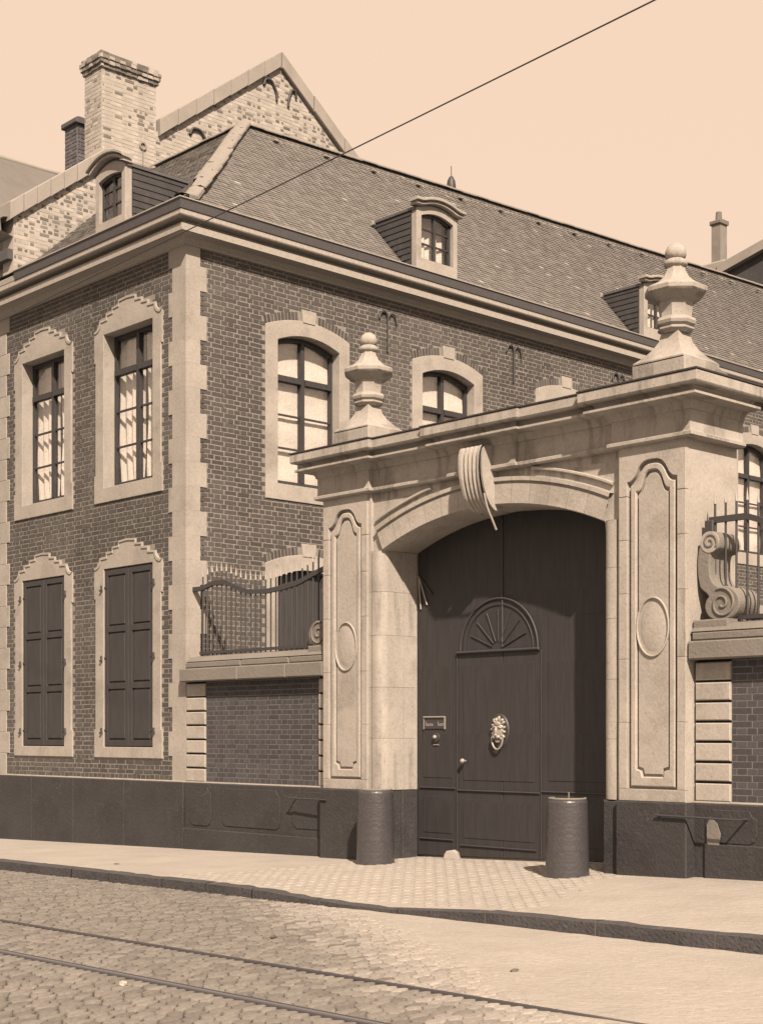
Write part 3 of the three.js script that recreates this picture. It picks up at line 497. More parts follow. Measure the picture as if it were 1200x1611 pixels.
// ------------------------------------------------------------------ neighbour with the whitewashed gable
{
  const n = thing('neighbour_house', 'taller house with whitewashed brick gable rising behind the mansion', 'house');
  const gx = -W, ez = -0.3, ey = 10.35, pz = -6.02, py = 14.6, bz = -11.7;
  const gy = (z) => z > pz ? lerp(ey, py, (ez - z) / (ez - pz)) : lerp(py, ey, (pz - z) / (pz - bz));
  const gab = group('gable', n); gab.rotation.y = Math.PI / 2; gab.position.set(gx - 0.02, 0, 0);   // own axes: x back from the street, z outwards
  const wall = part('gable_wall', ext(poly([[-ez, 0], [-bz, 0], [-bz, ey], [-pz, py], [-ez, ey]]), -0.35, 0.0), M.lime, gab);
  const tone = (x, y, r) => { const s = fbm(x * 0.8 + 9, y * 0.8, 64, 33, 3), e = clamp((2.6 - x) / 3, 0, 1) * 0.22; const q = r(); return q < 0.33 + (s - 0.5) * 0.5 + e ? 4 + Math.floor(r() * 3) : Math.floor(r() * 4); };
  const list = bond(-ez, -bz, 8.6, py, { tone, joint: 0.012, face: 0.003, shrink: true, seed: 5, skip: (x, y) => y > gy(-x) - 0.05 || y < 8.6 });
  const near = (b) => b.x < 4 && b.y > 9.2 + b.x * 0.9 ? b.x : Infinity; near.max = 150; layBricks(wall, list, LIME, near);
  part('roof_front', quads([[[-14, ey - 0.25, ez + 0.35], [-14, py - 0.02, pz]], [[gx - 0.36, ey - 0.25, ez + 0.35], [gx - 0.36, py - 0.02, pz]]], 0, true), TILE[3], n);
  part('roof_back', quads([[[-14, py - 0.02, pz], [-14, ey, bz]], [[gx - 0.36, py - 0.02, pz], [gx - 0.36, ey, bz]]], 0, true), TILE[2], n);
  part('front_wall', [bx(-14, gx - 0.37, -0.3, ey - 0.3, -0.75, -0.42)], M.limeFront ?? M.lime, n);
  part('back_wall', bx(-14, gx - 0.37, -0.3, ey - 0.1, bz, bz + 0.3), M.lime, n);
  part('eaves', sweepPlan([[-14, -0.42], [gx - 0.03, -0.42]], [[0, ey - 0.62], [0.05, ey - 0.6], [0.12, ey - 0.42], [0.34, ey - 0.36], [0.36, ey - 0.16], [0.3, ey - 0.12], [-0.3, ey - 0.02]]), M.limeCoping, n);
  part('gutter', bx(-14, gx - 0.04, ey - 0.8, ey - 0.63, -0.42, -0.2), M.gutter, n);
  // sloping copings
  const cope = (z0, z1, name) => { const L = 7, a0 = gy(z0), a1 = gy(z1); for (let i = 0; i < L; i++) { const p = lerp(z0, z1, i / L), q = lerp(z0, z1, (i + 1) / L - 0.004), y0 = lerp(a0, a1, i / L), y1 = lerp(a0, a1, (i + 1) / L); part(name, ext(poly([[-p, y0 - 0.10], [-q, y1 - 0.10], [-q, y1 + 0.20], [-p, y0 + 0.20]].map((v) => v)), -0.42, 0.09 + (i % 2) * 0.004, 0.012), M.limeCoping, gab); } };
  cope(ez + 0.1, -2.0, 'coping_stone'); cope(-3.2, pz, 'coping_stone'); cope(bz, pz, 'coping_stone');
  // chimneys
  const ch = group('chimney', n); ch.rotation.y = Math.PI / 2; ch.position.set(gx - 0.02, 0, 0);
  part('shaft', bx(2.0, 3.14, 11.0, 13.30, -0.52, 0.03), M.lime, ch);
  const soot = (x, y, r) => { const s = fbm(x * 2.2, y * 1.6, 64, 43, 4), h = clamp((y - 12.3) / 1.0, 0, 1); const q = r(); return q < 0.06 + h * 0.35 + (s - 0.5) * 1.3 ? 4 + Math.floor(r() * 3) : Math.floor(r() * 4); };
  const l2 = bond(2.0, 3.14, 11.3, 13.28, { tone: soot, joint: 0.010, face: 0.033, shrink: true, seed: 9 }); const all = (b) => -b.y; all.max = 150; layBricks(ch, l2, LIME, all);
  const sd = group('chimney_side', n); sd.position.set(gx - 0.02, 0, -2.0); layBricks(sd, bond(-0.52, 0.03, 11.9, 13.28, { tone: (x, y, r) => r() < 0.2 ? 4 : Math.floor(r() * 4), joint: 0.010, face: 0.003, shrink: true, seed: 10 }), LIME, null);
  for (const [y0, y1, e, kk] of [[13.28, 13.349, 0.03, 1], [13.35, 13.419, 0.06, 2], [13.42, 13.489, 0.075, 3], [13.49, 13.555, 0.045, 4]]) {
    part('cap_course', bx(2.0 - e + 0.012, 3.14 + e - 0.012, y0, y1, -0.52 - e, 0.04 + e - 0.012), LIME[4], ch); const dark = (x, y, r) => r() < 0.72 ? 4 + Math.floor(r() * 3) : 3;
    layBricks(ch, bond(2.0 - e, 3.14 + e, y0, y1, { tone: dark, joint: 0.012, face: 0.04 + e, seed: 20 + kk, jit: 2 }), LIME, null);
    const cs = group('cap_side', n); cs.position.set(gx - 0.02, 0, -2.0 + e); layBricks(cs, bond(-0.52 - e, 0.04 + e, y0, y1, { tone: dark, joint: 0.012, face: 0, seed: 30 + kk, jit: 2 }), LIME, null);
  }
  part('pot_rim', [bx(2.1, 2.14, 13.55, 13.62, -0.4, -0.05), bx(3.0, 3.05, 13.55, 13.6, -0.4, -0.05)], LIME[5], ch);
  const c2 = group('chimney', n); part('shaft', bx(-7.49, -7.06, 11.5, 13.0, -2.97, -2.6), mat(0.2, 0.95, { tint: DK }), c2);
  const dk = tones([0.10, 0.13, 0.16, 0.2], { tint: DK, map: TX.fine }); const f2 = group('brick_face', c2); f2.position.set(-7.06, 0, -2.6); layBricks(f2, bond(-0.43, 0, 11.9, 13.0, { n: 4, joint: 0.016, face: 0.008, seed: 12 }), dk, null);
  const f3 = group('brick_face', c2); f3.position.set(-7.06, 0, -2.6); f3.rotation.y = Math.PI / 2; layBricks(f3, bond(0, 0.37, 11.9, 13.0, { n: 4, joint: 0.016, face: 0.008, seed: 13 }), dk, null);
  part('cap_course', cb(-7.55, -7.0, 13.0, 13.1, -3.03, -2.54, 0.015), dk[1], c2); part('cap_course', cb(-7.46, -7.1, 13.1, 13.16, -2.94, -2.63, 0.02), dk[2], c2);
  const flat = (g, to) => { n.updateMatrixWorld(true); for (const o of g.children.slice()) to.attach(o); g.removeFromParent(); };
  flat(sd, ch); flat(f2, c2); flat(f3, c2); for (const o of n.children.filter((q) => q.name === 'cap_side')) flat(o, ch);
  // ties on the gable
  for (const [z, y, s] of [[4.05, 12.55, 1], [5.75, 13.98, 0.8], [6.35, 13.95, -0.5]]) part('wall_tie', tube([[z - 0.16 * s, y + 0.08, 0.03], [z - 0.1 * s, y + 0.2, 0.04], [z + 0.08 * s, y + 0.2, 0.04], [z + 0.22 * s, y + 0.02, 0.04], [z + 0.24 * s, y - 0.14, 0.03]], 0.026, 18, 5), M.iron, gab);
  part('tie_plate', [new THREE.TorusGeometry(0.06, 0.02, 6, 16).translate(2.85, 12.12, 0.045), tube([[2.85, 12.12, 0.05], [2.85, 11.9, 0.05], [2.85, 11.6, 0.04]], 0.009, 6, 5)], LIME[4], ch);
}
{ const n = scene.children.find((o) => o.name === 'neighbour_house'); n.updateMatrixWorld(true); const g = n.children.find((o) => o.name === 'gable'); for (const o of g.children.slice()) n.attach(o); n.remove(g); }
house.updateMatrixWorld(true); for (const o of side.children.slice()) house.attach(o); house.remove(side);
// ------------------------------------------------------------------ low walls beside the gateway
function lowWall(x0, x1, label, pierL, pierR, seed) {
  const t = thing('garden_wall', label, 'wall'), r = rng(seed), zf = 0.02;
  // plinth with raised panels
  part('plinth', cb(x0, x1, -0.3, 0.925, -0.35, 0.045, 0.01), M.blue, t); part('ledge', cb(x0, x1, 0.925, 0.945, -0.3, 0.04, 0.005), M.surround, t);
  const base = (x) => wallY(x); const px = [];
  if (seed === 1) px.push([x0 + 0.12, x0 + 0.62], [x0 + 0.86, x0 + 2.1], [x0 + 2.35, x1 - 0.04]); else { let q = x0 + 0.14; while (q < x1 - 0.6) { px.push([q, q + 0.58]); q += 0.82; } }
  for (const [a, b] of px) { const y0 = base(a) + 0.34, y1 = 0.87, k = 0.085, pts = []; const cor = (cx, cy, a0) => { for (let i = 0; i <= 5; i++) { const q = a0 - i / 5 * Math.PI / 2; pts.push([cx + k * Math.cos(q), cy + k * Math.sin(q)]); } };
    cor(a, y0, Math.PI / 2); pts.reverse(); const p1 = pts.splice(0); cor(b, y0, Math.PI); const p2 = pts.splice(0).reverse(); cor(b, y1, -Math.PI / 2); const p3 = pts.splice(0).reverse(); cor(a, y1, 0); const p4 = pts.splice(0).reverse(); void p1;
    const all = [...p1.reverse(), ...p2.reverse(), ...p3.reverse(), ...p4.reverse()].reverse(); void all;
    const S = [[a + k, y0], [b - k, y0], [b - k * 0.35, y0 + k * 0.35], [b, y0 + k], [b, y1 - k], [b - k * 0.65, y1 - k * 0.65], [b - k, y1], [a + k, y1], [a + k * 0.65, y1 - k * 0.65], [a, y1 - k], [a, y0 + k], [a + k * 0.35, y0 + k * 0.35]];
    part('plinth_panel', ext(poly(S), 0.03, 0.056, 0.005), M.blue, t); }
  part('foot_course', cb(x0 + (seed === 1 ? 0 : 0.14), x1, -0.3, base((x0 + x1) / 2) + 0.26, -0.1, 0.075, 0.012), M.blue, t);
  // rusticated end piers
  for (const [a, b] of [[x0, x0 + pierL], [x1 - pierR, x1]]) { if (b - a < 0.05) continue; part('pier_body', bx(a + 0.01, b - 0.01, 0.945, 2.32, -0.33, zf - 0.06), M.blueB, t); for (let k = 0; k < 7; k++) { const y0 = 0.948 + k * 0.1965; part('pier_block', cb(a, b, y0, y0 + 0.172, -0.33, zf, 0.01), k % 3 === 1 ? M.gateB : M.gate, t); } }
  // brick panel
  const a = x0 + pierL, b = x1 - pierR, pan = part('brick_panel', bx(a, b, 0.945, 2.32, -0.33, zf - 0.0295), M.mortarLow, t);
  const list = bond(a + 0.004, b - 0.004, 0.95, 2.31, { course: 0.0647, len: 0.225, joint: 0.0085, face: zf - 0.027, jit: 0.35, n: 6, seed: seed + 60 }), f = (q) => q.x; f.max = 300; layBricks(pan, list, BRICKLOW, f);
  // coping in three steps
  let x = x0 - (seed === 1 ? 0 : 0); while (x < x1 - 0.02) { const L = Math.min(x1 - x, 1.0 + r() * 0.5), e = x + L - 0.005; part('coping_stone', cb(x, e, 2.325, 2.505, -0.42, 0.145, 0.014), M.coping, t); part('coping_stone', cb(x + (x === x0 && seed === 1 ? 0.06 : 0), e, 2.505, 2.60, -0.38, 0.085, 0.02), M.coping, t); part('coping_stone', ext(poly([[-0.085, 2.60], [-0.03, 2.66], [0.20, 2.70], [0.35, 2.60]]), 0, e - x - (x === x0 && seed === 1 ? 0.1 : 0), 0).rotateY(Math.PI / 2).translate(x + (x === x0 && seed === 1 ? 0.1 : 0), 0, 0), M.coping, t); x += L; }
  return t;
}
lowWall(0.03, 3.07, 'low brick wall between the mansion corner and the gateway', 0.43, 0.22, 1);
lowWall(8.49, 15, 'low brick wall running on beyond the scroll side of the gateway', 0.40, 0.3, 2);
// iron railings on the walls
function railing(xs, topY, botY, label, ex) {
  const t = thing('iron_railing', label, 'railing', 'spiked railings on the low walls'), z = -0.13, x0 = xs[0], x1 = xs[xs.length - 1], line = [];
  for (let i = 0; i <= 40; i++) { const x = lerp(x0 - 0.06, x1 + 0.06, i / 40); line.push([x, topY(x), z]); }
  part('top_bar', quads(line.map(([x, y, q]) => [[x, y - 0.03, q + 0.022], [x, y + 0.03, q + 0.022], [x, y + 0.03, q - 0.022], [x, y - 0.03, q - 0.022], [x, y - 0.03, q + 0.022]]), 0.6), M.iron, t);
  part('bottom_bar', bx(x0 - 0.06, x1 + 0.06, botY + 0.02, botY + 0.06, z - 0.018, z + 0.018), M.iron, t);
  for (const x of xs) { part('bar', rod([x, botY - 0.03, z], [x, topY(x) + 0.16, z], 0.0115, 6), M.iron, t); const g = new THREE.ConeGeometry(0.016, 0.13, 6); g.translate(x, topY(x) + 0.222, z); part('spike', g, M.tip, t); }
  if (ex) part('bracket', ex, M.iron, t);
}
const wave = (x) => pl([[-1, 3.62], [0.2, 3.63], [0.45, 3.685], [0.72, 3.685], [0.95, 3.60], [1.2, 3.52], [1.6, 3.49], [2.0, 3.52], [2.3, 3.56], [2.6, 3.65], [2.8, 3.70], [3.3, 3.70]], x);
railing(Array.from({ length: 26 }, (_, i) => 0.22 + i * 0.107), wave, 2.69, 'dark spiked iron railing on the wall beside the mansion corner', bx(0.0, 0.2, 3.60, 3.66, -0.16, -0.10));
const wave2 = (x) => pl([[8, 3.70], [8.98, 3.70], [9.08, 3.67], [9.3, 3.57], [9.8, 3.5], [10.6, 3.5], [11.4, 3.58], [12.2, 3.64], [15, 3.64]], x);
railing(Array.from({ length: 46 }, (_, i) => 8.62 + i * 0.122), wave2, 2.69, 'dark spiked iron railing starting from the stone scroll of the gateway', cb(8.52, 8.62, 3.50, 3.70, -0.17, -0.09, 0.01));

// ------------------------------------------------------------------ the gateway
const gate = thing('gateway', 'stone carriage gateway with pilasters, segmental arch and heavy cornice', 'gateway');
const GC = 5.775, HW = 1.645, SPR = 3.79, RISE = 0.335, GR = (HW * HW + RISE * RISE) / (2 * RISE), GY = SPR + RISE - GR, PL = [3.09, 3.89], PR = [7.66, 8.47], ZP = 0.15, ZB = -0.74;
const arcPts = (rad, a0, a1, n) => Array.from({ length: n + 1 }, (_, i) => { const a = lerp(a0, a1, i / n); return [GC + rad * Math.sin(a), GY + rad * Math.cos(a)]; });
const A0 = Math.asin(HW / GR);
{
  const panelPath = (x0, x1, yb, ys, yt, notch) => {            // round head between hollow shoulders, notched foot
    const s = new THREE.Shape(), c = (x0 + x1) / 2, w = (x1 - x0) / 2, k = notch;
    if (k) { s.moveTo(x0, yb + k); s.lineTo(x0 + k * 0.8, yb + k * 0.75); s.lineTo(x0 + k, yb); s.lineTo(x1 - k, yb); s.lineTo(x1 - k * 0.8, yb + k * 0.75); s.lineTo(x1, yb + k); } else { s.moveTo(x0, yb); s.lineTo(x1, yb); }
    s.lineTo(x1, ys); s.bezierCurveTo(x1 - w * 0.28, ys, x1 - w * 0.34, ys + (yt - ys) * 0.35, x1 - w * 0.45, ys + (yt - ys) * 0.62);
    s.bezierCurveTo(x1 - w * 0.62, yt, c + w * 0.2, yt, c, yt); s.bezierCurveTo(c - w * 0.2, yt, x0 + w * 0.62, yt, x0 + w * 0.45, ys + (yt - ys) * 0.62);
    s.bezierCurveTo(x0 + w * 0.34, ys + (yt - ys) * 0.35, x0 + w * 0.28, ys, x0, ys); s.closePath(); return s;
  };
  const ell = (cx, cy, a, b) => { const p = new THREE.Path(); p.absellipse(cx, cy, a, b, 0, Math.PI * 2); return p; };
  const ellS = (cx, cy, a, b) => { const p = new THREE.Shape(); p.absellipse(cx, cy, a, b, 0, Math.PI * 2); return p; };
  for (const [a, b] of [PL, PR]) {
    const g = group('pilaster', gate), c = (a + b) / 2;
    part('body', bx(a + 0.004, b - 0.004, 0.93, 4.50, ZB, 0.095), M.gate, g);
    const head = panelPath(a + 0.10, b - 0.10, 1.05, 4.14, 4.34, 0).getPoints(10).filter((q) => q.y > 4.13).map((q) => [q.x, q.y]).reverse(), ys = [1.053, 1.72, 2.36, 3.02, 3.56, 3.997];
    part('face_stone', ext(poly([[a, 0.93], [b, 0.93], [b, 1.05], [a, 1.05]]), 0.096, ZP, 0.004), M.gateB, g);
    for (let k = 0; k < 5; k++) for (const [p, q] of [[a, a + 0.10], [b - 0.10, b]]) part('face_stone', ext(poly([[p, ys[k]], [q, ys[k]], [q, ys[k + 1] - 0.003], [p, ys[k + 1] - 0.003]]), 0.096, ZP - (k % 2) * 0.0015, 0.003), (k + (p > a ? 1 : 0)) % 3 ? M.gate : M.gateStain, g);
    part('face_stone', ext(poly([[a, 4.0], [a + 0.10, 4.0], ...head, [b - 0.10, 4.0], [b, 4.0], [b, 4.50], [a, 4.50]]), 0.096, ZP, 0.004, 10), M.gate, g);
    const fld = panelPath(a + 0.135, b - 0.135, 1.075, 4.10, 4.30, 0); fld.holes.push(panelPath(a + 0.205, b - 0.205, 1.175, 4.03, 4.235, 0.075));
    part('panel_moulding', ext(fld, 0.096, 0.138, 0.012, 10), M.gate, g);
    const inn = panelPath(a + 0.225, b - 0.225, 1.20, 4.0, 4.205, 0.075); inn.holes.push(ell(c, 2.67, 0.175, 0.285));
    part('panel', ext(inn, 0.096, 0.122, 0.005, 10), M.gateB, g);
    const ring = ellS(c, 2.67, 0.20, 0.30); ring.holes.push(ell(c, 2.67, 0.185, 0.284)); part('medallion_rim', ext(ring, 0.1, 0.142, 0.004, 24), M.gate, g);
    part('medallion', new THREE.SphereGeometry(1, 28, 14, 0, Math.PI * 2, 0, Math.PI / 2).rotateX(Math.PI / 2).scale(0.172, 0.27, 0.026).translate(c, 2.67, 0.112), M.gateB, g);
  }
  // jambs: rounded arris
  for (const s of [-1, 1]) {
    const e = GC + s * HW, pr = [[0.265, 0.03], [0.24, 0.03], [0.24, 0.118], [0.205, 0.118], [0.205, 0.095], [0.18, 0.095], [0.18, 0.125], [0.14, 0.13]];
    for (let i = 0; i <= 8; i++) { const a = i / 8 * Math.PI / 2; pr.push([0.115 * (1 - Math.sin(a)), 0.015 + 0.115 * Math.cos(a)]); }
    pr.push([0, -0.22], [-0.012, -0.22], [-0.012, -0.44]);
    const y1 = SPR; [0.93, 1.55, 2.16, 2.78, 3.3, SPR].forEach((y, i, Y) => { if (i) part('jamb_stone', quads([Y[i - 1] + 0.003, y].map((q) => pr.map(([o, z]) => [e + s * o, q, z - 0.0015 * (i % 2)])), 0.7, s < 0), [M.gate, M.gateStain, M.gateB][i % 3], gate); });
    part('jamb', [ ext(poly([...pr.map(([o, z]) => [e + s * o, -z]), [e + s * 0.265, 0.44]]), 0, 0.002).rotateX(-Math.PI / 2).translate(0, y1 - 0.002, 0), bx(Math.min(e + s * 0.02, e + s * 0.27), Math.max(e + s * 0.02, e + s * 0.27), 0.93, SPR - 0.01, ZB, 0.0)], M.gate, gate);
    // strip beside the pilaster above the springing
    part('jamb', bx(Math.min(e + s * 0.205, e + s * 0.24), Math.max(e + s * 0.205, e + s * 0.24), SPR, 4.50, -0.1, 0.118), M.gate, gate);
  }
  // spandrel, arch stones
  const out = [[PL[1] - 0.01, 3.6], [PL[1] - 0.01, 4.52], [PR[0] + 0.01, 4.52], [PR[0] + 0.01, 3.6], [GC + HW + 0.02, 3.6], ...arcPts(GR + 0.006, A0, -A0, 28), [GC - HW - 0.02, 3.6]];
  part('spandrel', ext(poly(out), ZB, 0.07), M.gateStain, gate);
  const NV = 13; for (let i = 0; i < NV; i++) {                  // voussoirs
    const a0 = lerp(-A0, A0, i / NV) + 0.0003, a1 = lerp(-A0, A0, (i + 1) / NV) - 0.0003; if (i === 6) continue;
    const P = [[0, -0.46], [0, 0.085], [0.012, 0.118], [0.225, 0.122], [0.228, 0.105], [0.252, 0.105], [0.256, 0.14], [0.30, 0.14], [0.305, 0.06]];
    part('voussoir', quads(Array.from({ length: 4 }, (_, k) => { const a = lerp(a0, a1, k / 3); return P.map(([o, z]) => [GC + (GR + o) * Math.sin(a), GY + (GR + o) * Math.cos(a), z]); }), 0.4), i % 3 ? M.gate : M.gateB, gate);
  }
  for (const [a0, a1] of [[-A0 * 1.0, -A0 * 0.47], [A0 * 0.36, A0 * 0.98]]) {   // hood moulding that stops short of the keystone
    const p = arcPts(GR + 0.375, a0, a1, 14), q = arcPts(GR + 0.41, a1, a0, 14); part('hood_moulding', ext(poly([...p, ...q]), 0.05, 0.105, 0.008), M.gate, gate);
  }
  // fluted keystone
  {
    const k = group('keystone', gate), rows = [], n = 64, prof = [[4.78, 0.13], [4.76, 0.30], [4.66, 0.335], [4.54, 0.34], [4.42, 0.33], [4.30, 0.30], [4.20, 0.26], [4.12, 0.20], [4.07, 0.13], [4.06, 0.05]];
    const cv = new THREE.CatmullRomCurve3(prof.map(([y, z]) => new THREE.Vector3(0, y, z)), false, 'catmullrom', 0.2), V = 26;
    for (let i = 0; i <= n; i++) { const u = i / n * 2 - 1, c = []; for (let j = 0; j <= V; j++) { const p = cv.getPoint(j / V), w = lerp(0.168, 0.125, j / V), fl = Math.abs(u) < 0.8 ? 0.034 * Math.pow(Math.abs(Math.cos(u / 0.8 * Math.PI * 2)), 0.7) : 0.034; c.push([GC + u * w, p.y, p.z + fl * Math.sin(Math.min(1, j / V * 5) * Math.PI / 2)]); } rows.push(c); }
    part('fluting', quads(rows, 0.7, true), M.gate, k);
    for (const s of [-1, 1]) { const sh = poly([[0, 4.78], ...Array.from({ length: V + 1 }, (_, j) => { const p = cv.getPoint(j / V); return [p.z - 0.014, p.y]; }), [0, 4.06]]); part('cheek', ext(sh, -0.012, 0.012).rotateY(-Math.PI / 2).translate(0, 0, 0).applyMatrix4(new THREE.Matrix4().makeShear(0, 0, 0, 0, 0, 0)).translate(GC + s * 0.145, 0, 0), M.gate, k); }
    part('tail', tube([[GC + 0.135, 4.24, 0.27], [GC + 0.135, 4.08, 0.21], [GC + 0.132, 3.96, 0.13], [GC + 0.125, 3.86, 0.06]], 0.013, 14, 6), M.gate, k);
  }
  // entablature
  const plan = [[3.05, ZB], [3.05, ZP], [3.93, ZP], [3.93, 0.085], [GC - 0.45, 0.085], [GC - 0.45, 0.125], [GC + 0.45, 0.125], [GC + 0.45, 0.085], [7.62, 0.085], [7.62, ZP], [8.51, ZP], [8.51, ZB]];
  part('architrave', sweepPlan(plan, [[-0.06, 4.49], [0.045, 4.495], [0.065, 4.51], [0.065, 4.54], [0.035, 4.555]]), M.gateStain, gate);
  part('frieze', sweepPlan(plan, [[0.035, 4.555], [0.03, 4.57], [0.03, 4.76]]), M.gateStain, gate);
  part('cornice', [sweepPlan(plan, [[0.03, 4.76], [0.045, 4.765], [0.05, 4.79], [0.085, 4.842], [0.225, 4.848], [0.235, 4.855], [0.235, 4.878], [0.15, 4.886], [0.15, 4.92], [0.17, 4.945], [0.262, 4.952], [0.27, 4.962]]), sweepPlan(plan, [[0.27, 4.962], [0.275, 4.97], [0.275, 5.06], [0.262, 5.068]])], M.gateStain, gate);
  part('cornice_lip', sweepPlan(plan, [[0.262, 5.068], [0.285, 5.07], [0.285, 5.085], [0.2, 5.10], [0.05, 5.115]]), M.blueB, gate);
  part('entablature_block', bx(3.06, 8.50, 4.50, 5.09, ZB, 0.08), M.gateB, gate);
  part('weathering', ext(poly([[-0.22, 5.07], [0.2, 5.19], [0.74, 5.07]]), 0, 5.7).rotateY(Math.PI / 2).translate(2.93, 0, 0), M.coping, gate);
  // plinths in blue stone
  for (const [a, b] of [[PL[0] - 0.03, PL[1] + 0.015], [PR[0] - 0.015, PR[1] + 0.03]]) part('plinth', cb(a, b, -0.2, 0.928, ZB, ZP + 0.035, 0.012), M.blue, gate);
  for (const s of [-1, 1]) { const e = GC + s * HW, a = e + s * 0.01, b = e + s * 0.28; part('plinth', cb(Math.min(a, b), Math.max(a, b), -0.2, 0.928, ZB, 0.125, 0.02), M.blueB, gate); const c1 = e + s * 0.02, c2 = e - s * 0.012; part('plinth', cb(Math.min(c1, c2), Math.max(c1, c2), -0.2, 0.926, -0.44, -0.2, 0.01), M.blueB, gate); }
  // iron bars let into the plinths
  part('iron_bar', [rod([8.16, 0.80, 0.21], [9.12, 0.79, 0.21], 0.012), rod([8.2, 0.80, 0.21], [8.2, 0.80, 0.12], 0.012), rod([9.1, 0.79, 0.21], [9.1, 0.79, 0.05], 0.012)], M.iron, gate);
  part('iron_bar', [rod([2.45, 0.79, 0.17], [3.2, 0.79, 0.2], 0.012), rod([2.47, 0.79, 0.17], [2.47, 0.79, 0.04], 0.012), rod([3.16, 0.79, 0.2], [3.16, 0.79, 0.12], 0.012)], M.iron, gate);
  // worn patch of render on the plinth by the right wall
  part('worn_patch', ext(poly([[8.66, 0.55], [8.72, 0.48], [8.80, 0.52], [8.82, 0.64], [8.78, 0.74], [8.70, 0.80], [8.66, 0.72]]), 0.066, 0.074, 0.003), M.coping, gate);
}
// scroll consoles against the gateway's flanks
function consoleScroll(s, edge) {
  const g = group('scroll_console', gate), X = (d) => edge + s * d, zf = -0.03, zb = -0.40, P = [];
  // outline: inner edge against the flank, outer edge a long S
  const pts = [[0.03, 3.05], [0.0, 3.25], [0.02, 3.42], [0.06, 3.53], [0.14, 3.58], [0.22, 3.56], [0.255, 3.49], [0.245, 3.41], [0.18, 3.37], [0.155, 3.33], [0.15, 3.20], [0.175, 3.10], [0.25, 3.04], [0.36, 3.03], [0.45, 2.97], [0.49, 2.87], [0.45, 2.77], [0.36, 2.71], [0.22, 2.705], [0.13, 2.75], [0.09, 2.83], [0.10, 2.90], [0.13, 2.945], [0.10, 2.98]];
  const c = new THREE.CatmullRomCurve3(pts.map(([a, b]) => new THREE.Vector3(X(a), b, 0)), true, 'catmullrom', 0.5), q = c.getPoints(90).slice(0, -1).map((v) => [v.x, v.y]);
  part('scroll', ext(poly(s > 0 ? q : q.slice().reverse()), zb, zf, 0.014), M.coping, g);
  const spiral = (cx, cy, r0, r1, a0, turns, name) => { const p = []; for (let i = 0; i <= 40; i++) { const t = i / 40, a = a0 + turns * Math.PI * 2 * t, r = lerp(r0, r1, t); p.push([X(cx + r * Math.cos(a)), cy + r * Math.sin(a), zf + 0.004]); } part(name, tube(p, 0.014, 60, 6), M.coping, g); };
  spiral(0.29, 2.865, 0.155, 0.02, Math.PI * 0.62, -1.7, 'volute'); spiral(0.155, 3.475, 0.085, 0.015, -0.6, 1.4, 'volute');
  part('roll', new THREE.CylinderGeometry(0.105, 0.105, 0.39, 18).rotateX(Math.PI / 2).translate(X(0.15), 3.475, -0.22), M.gateB, g);
  part('block', cb(Math.min(X(0.01), X(0.41)), Math.max(X(0.01), X(0.41)), 2.507, 2.715, -0.42, 0.05, 0.012), M.coping, g);
  void P;
}
consoleScroll(1, 8.475); consoleScroll(-1, 3.085);

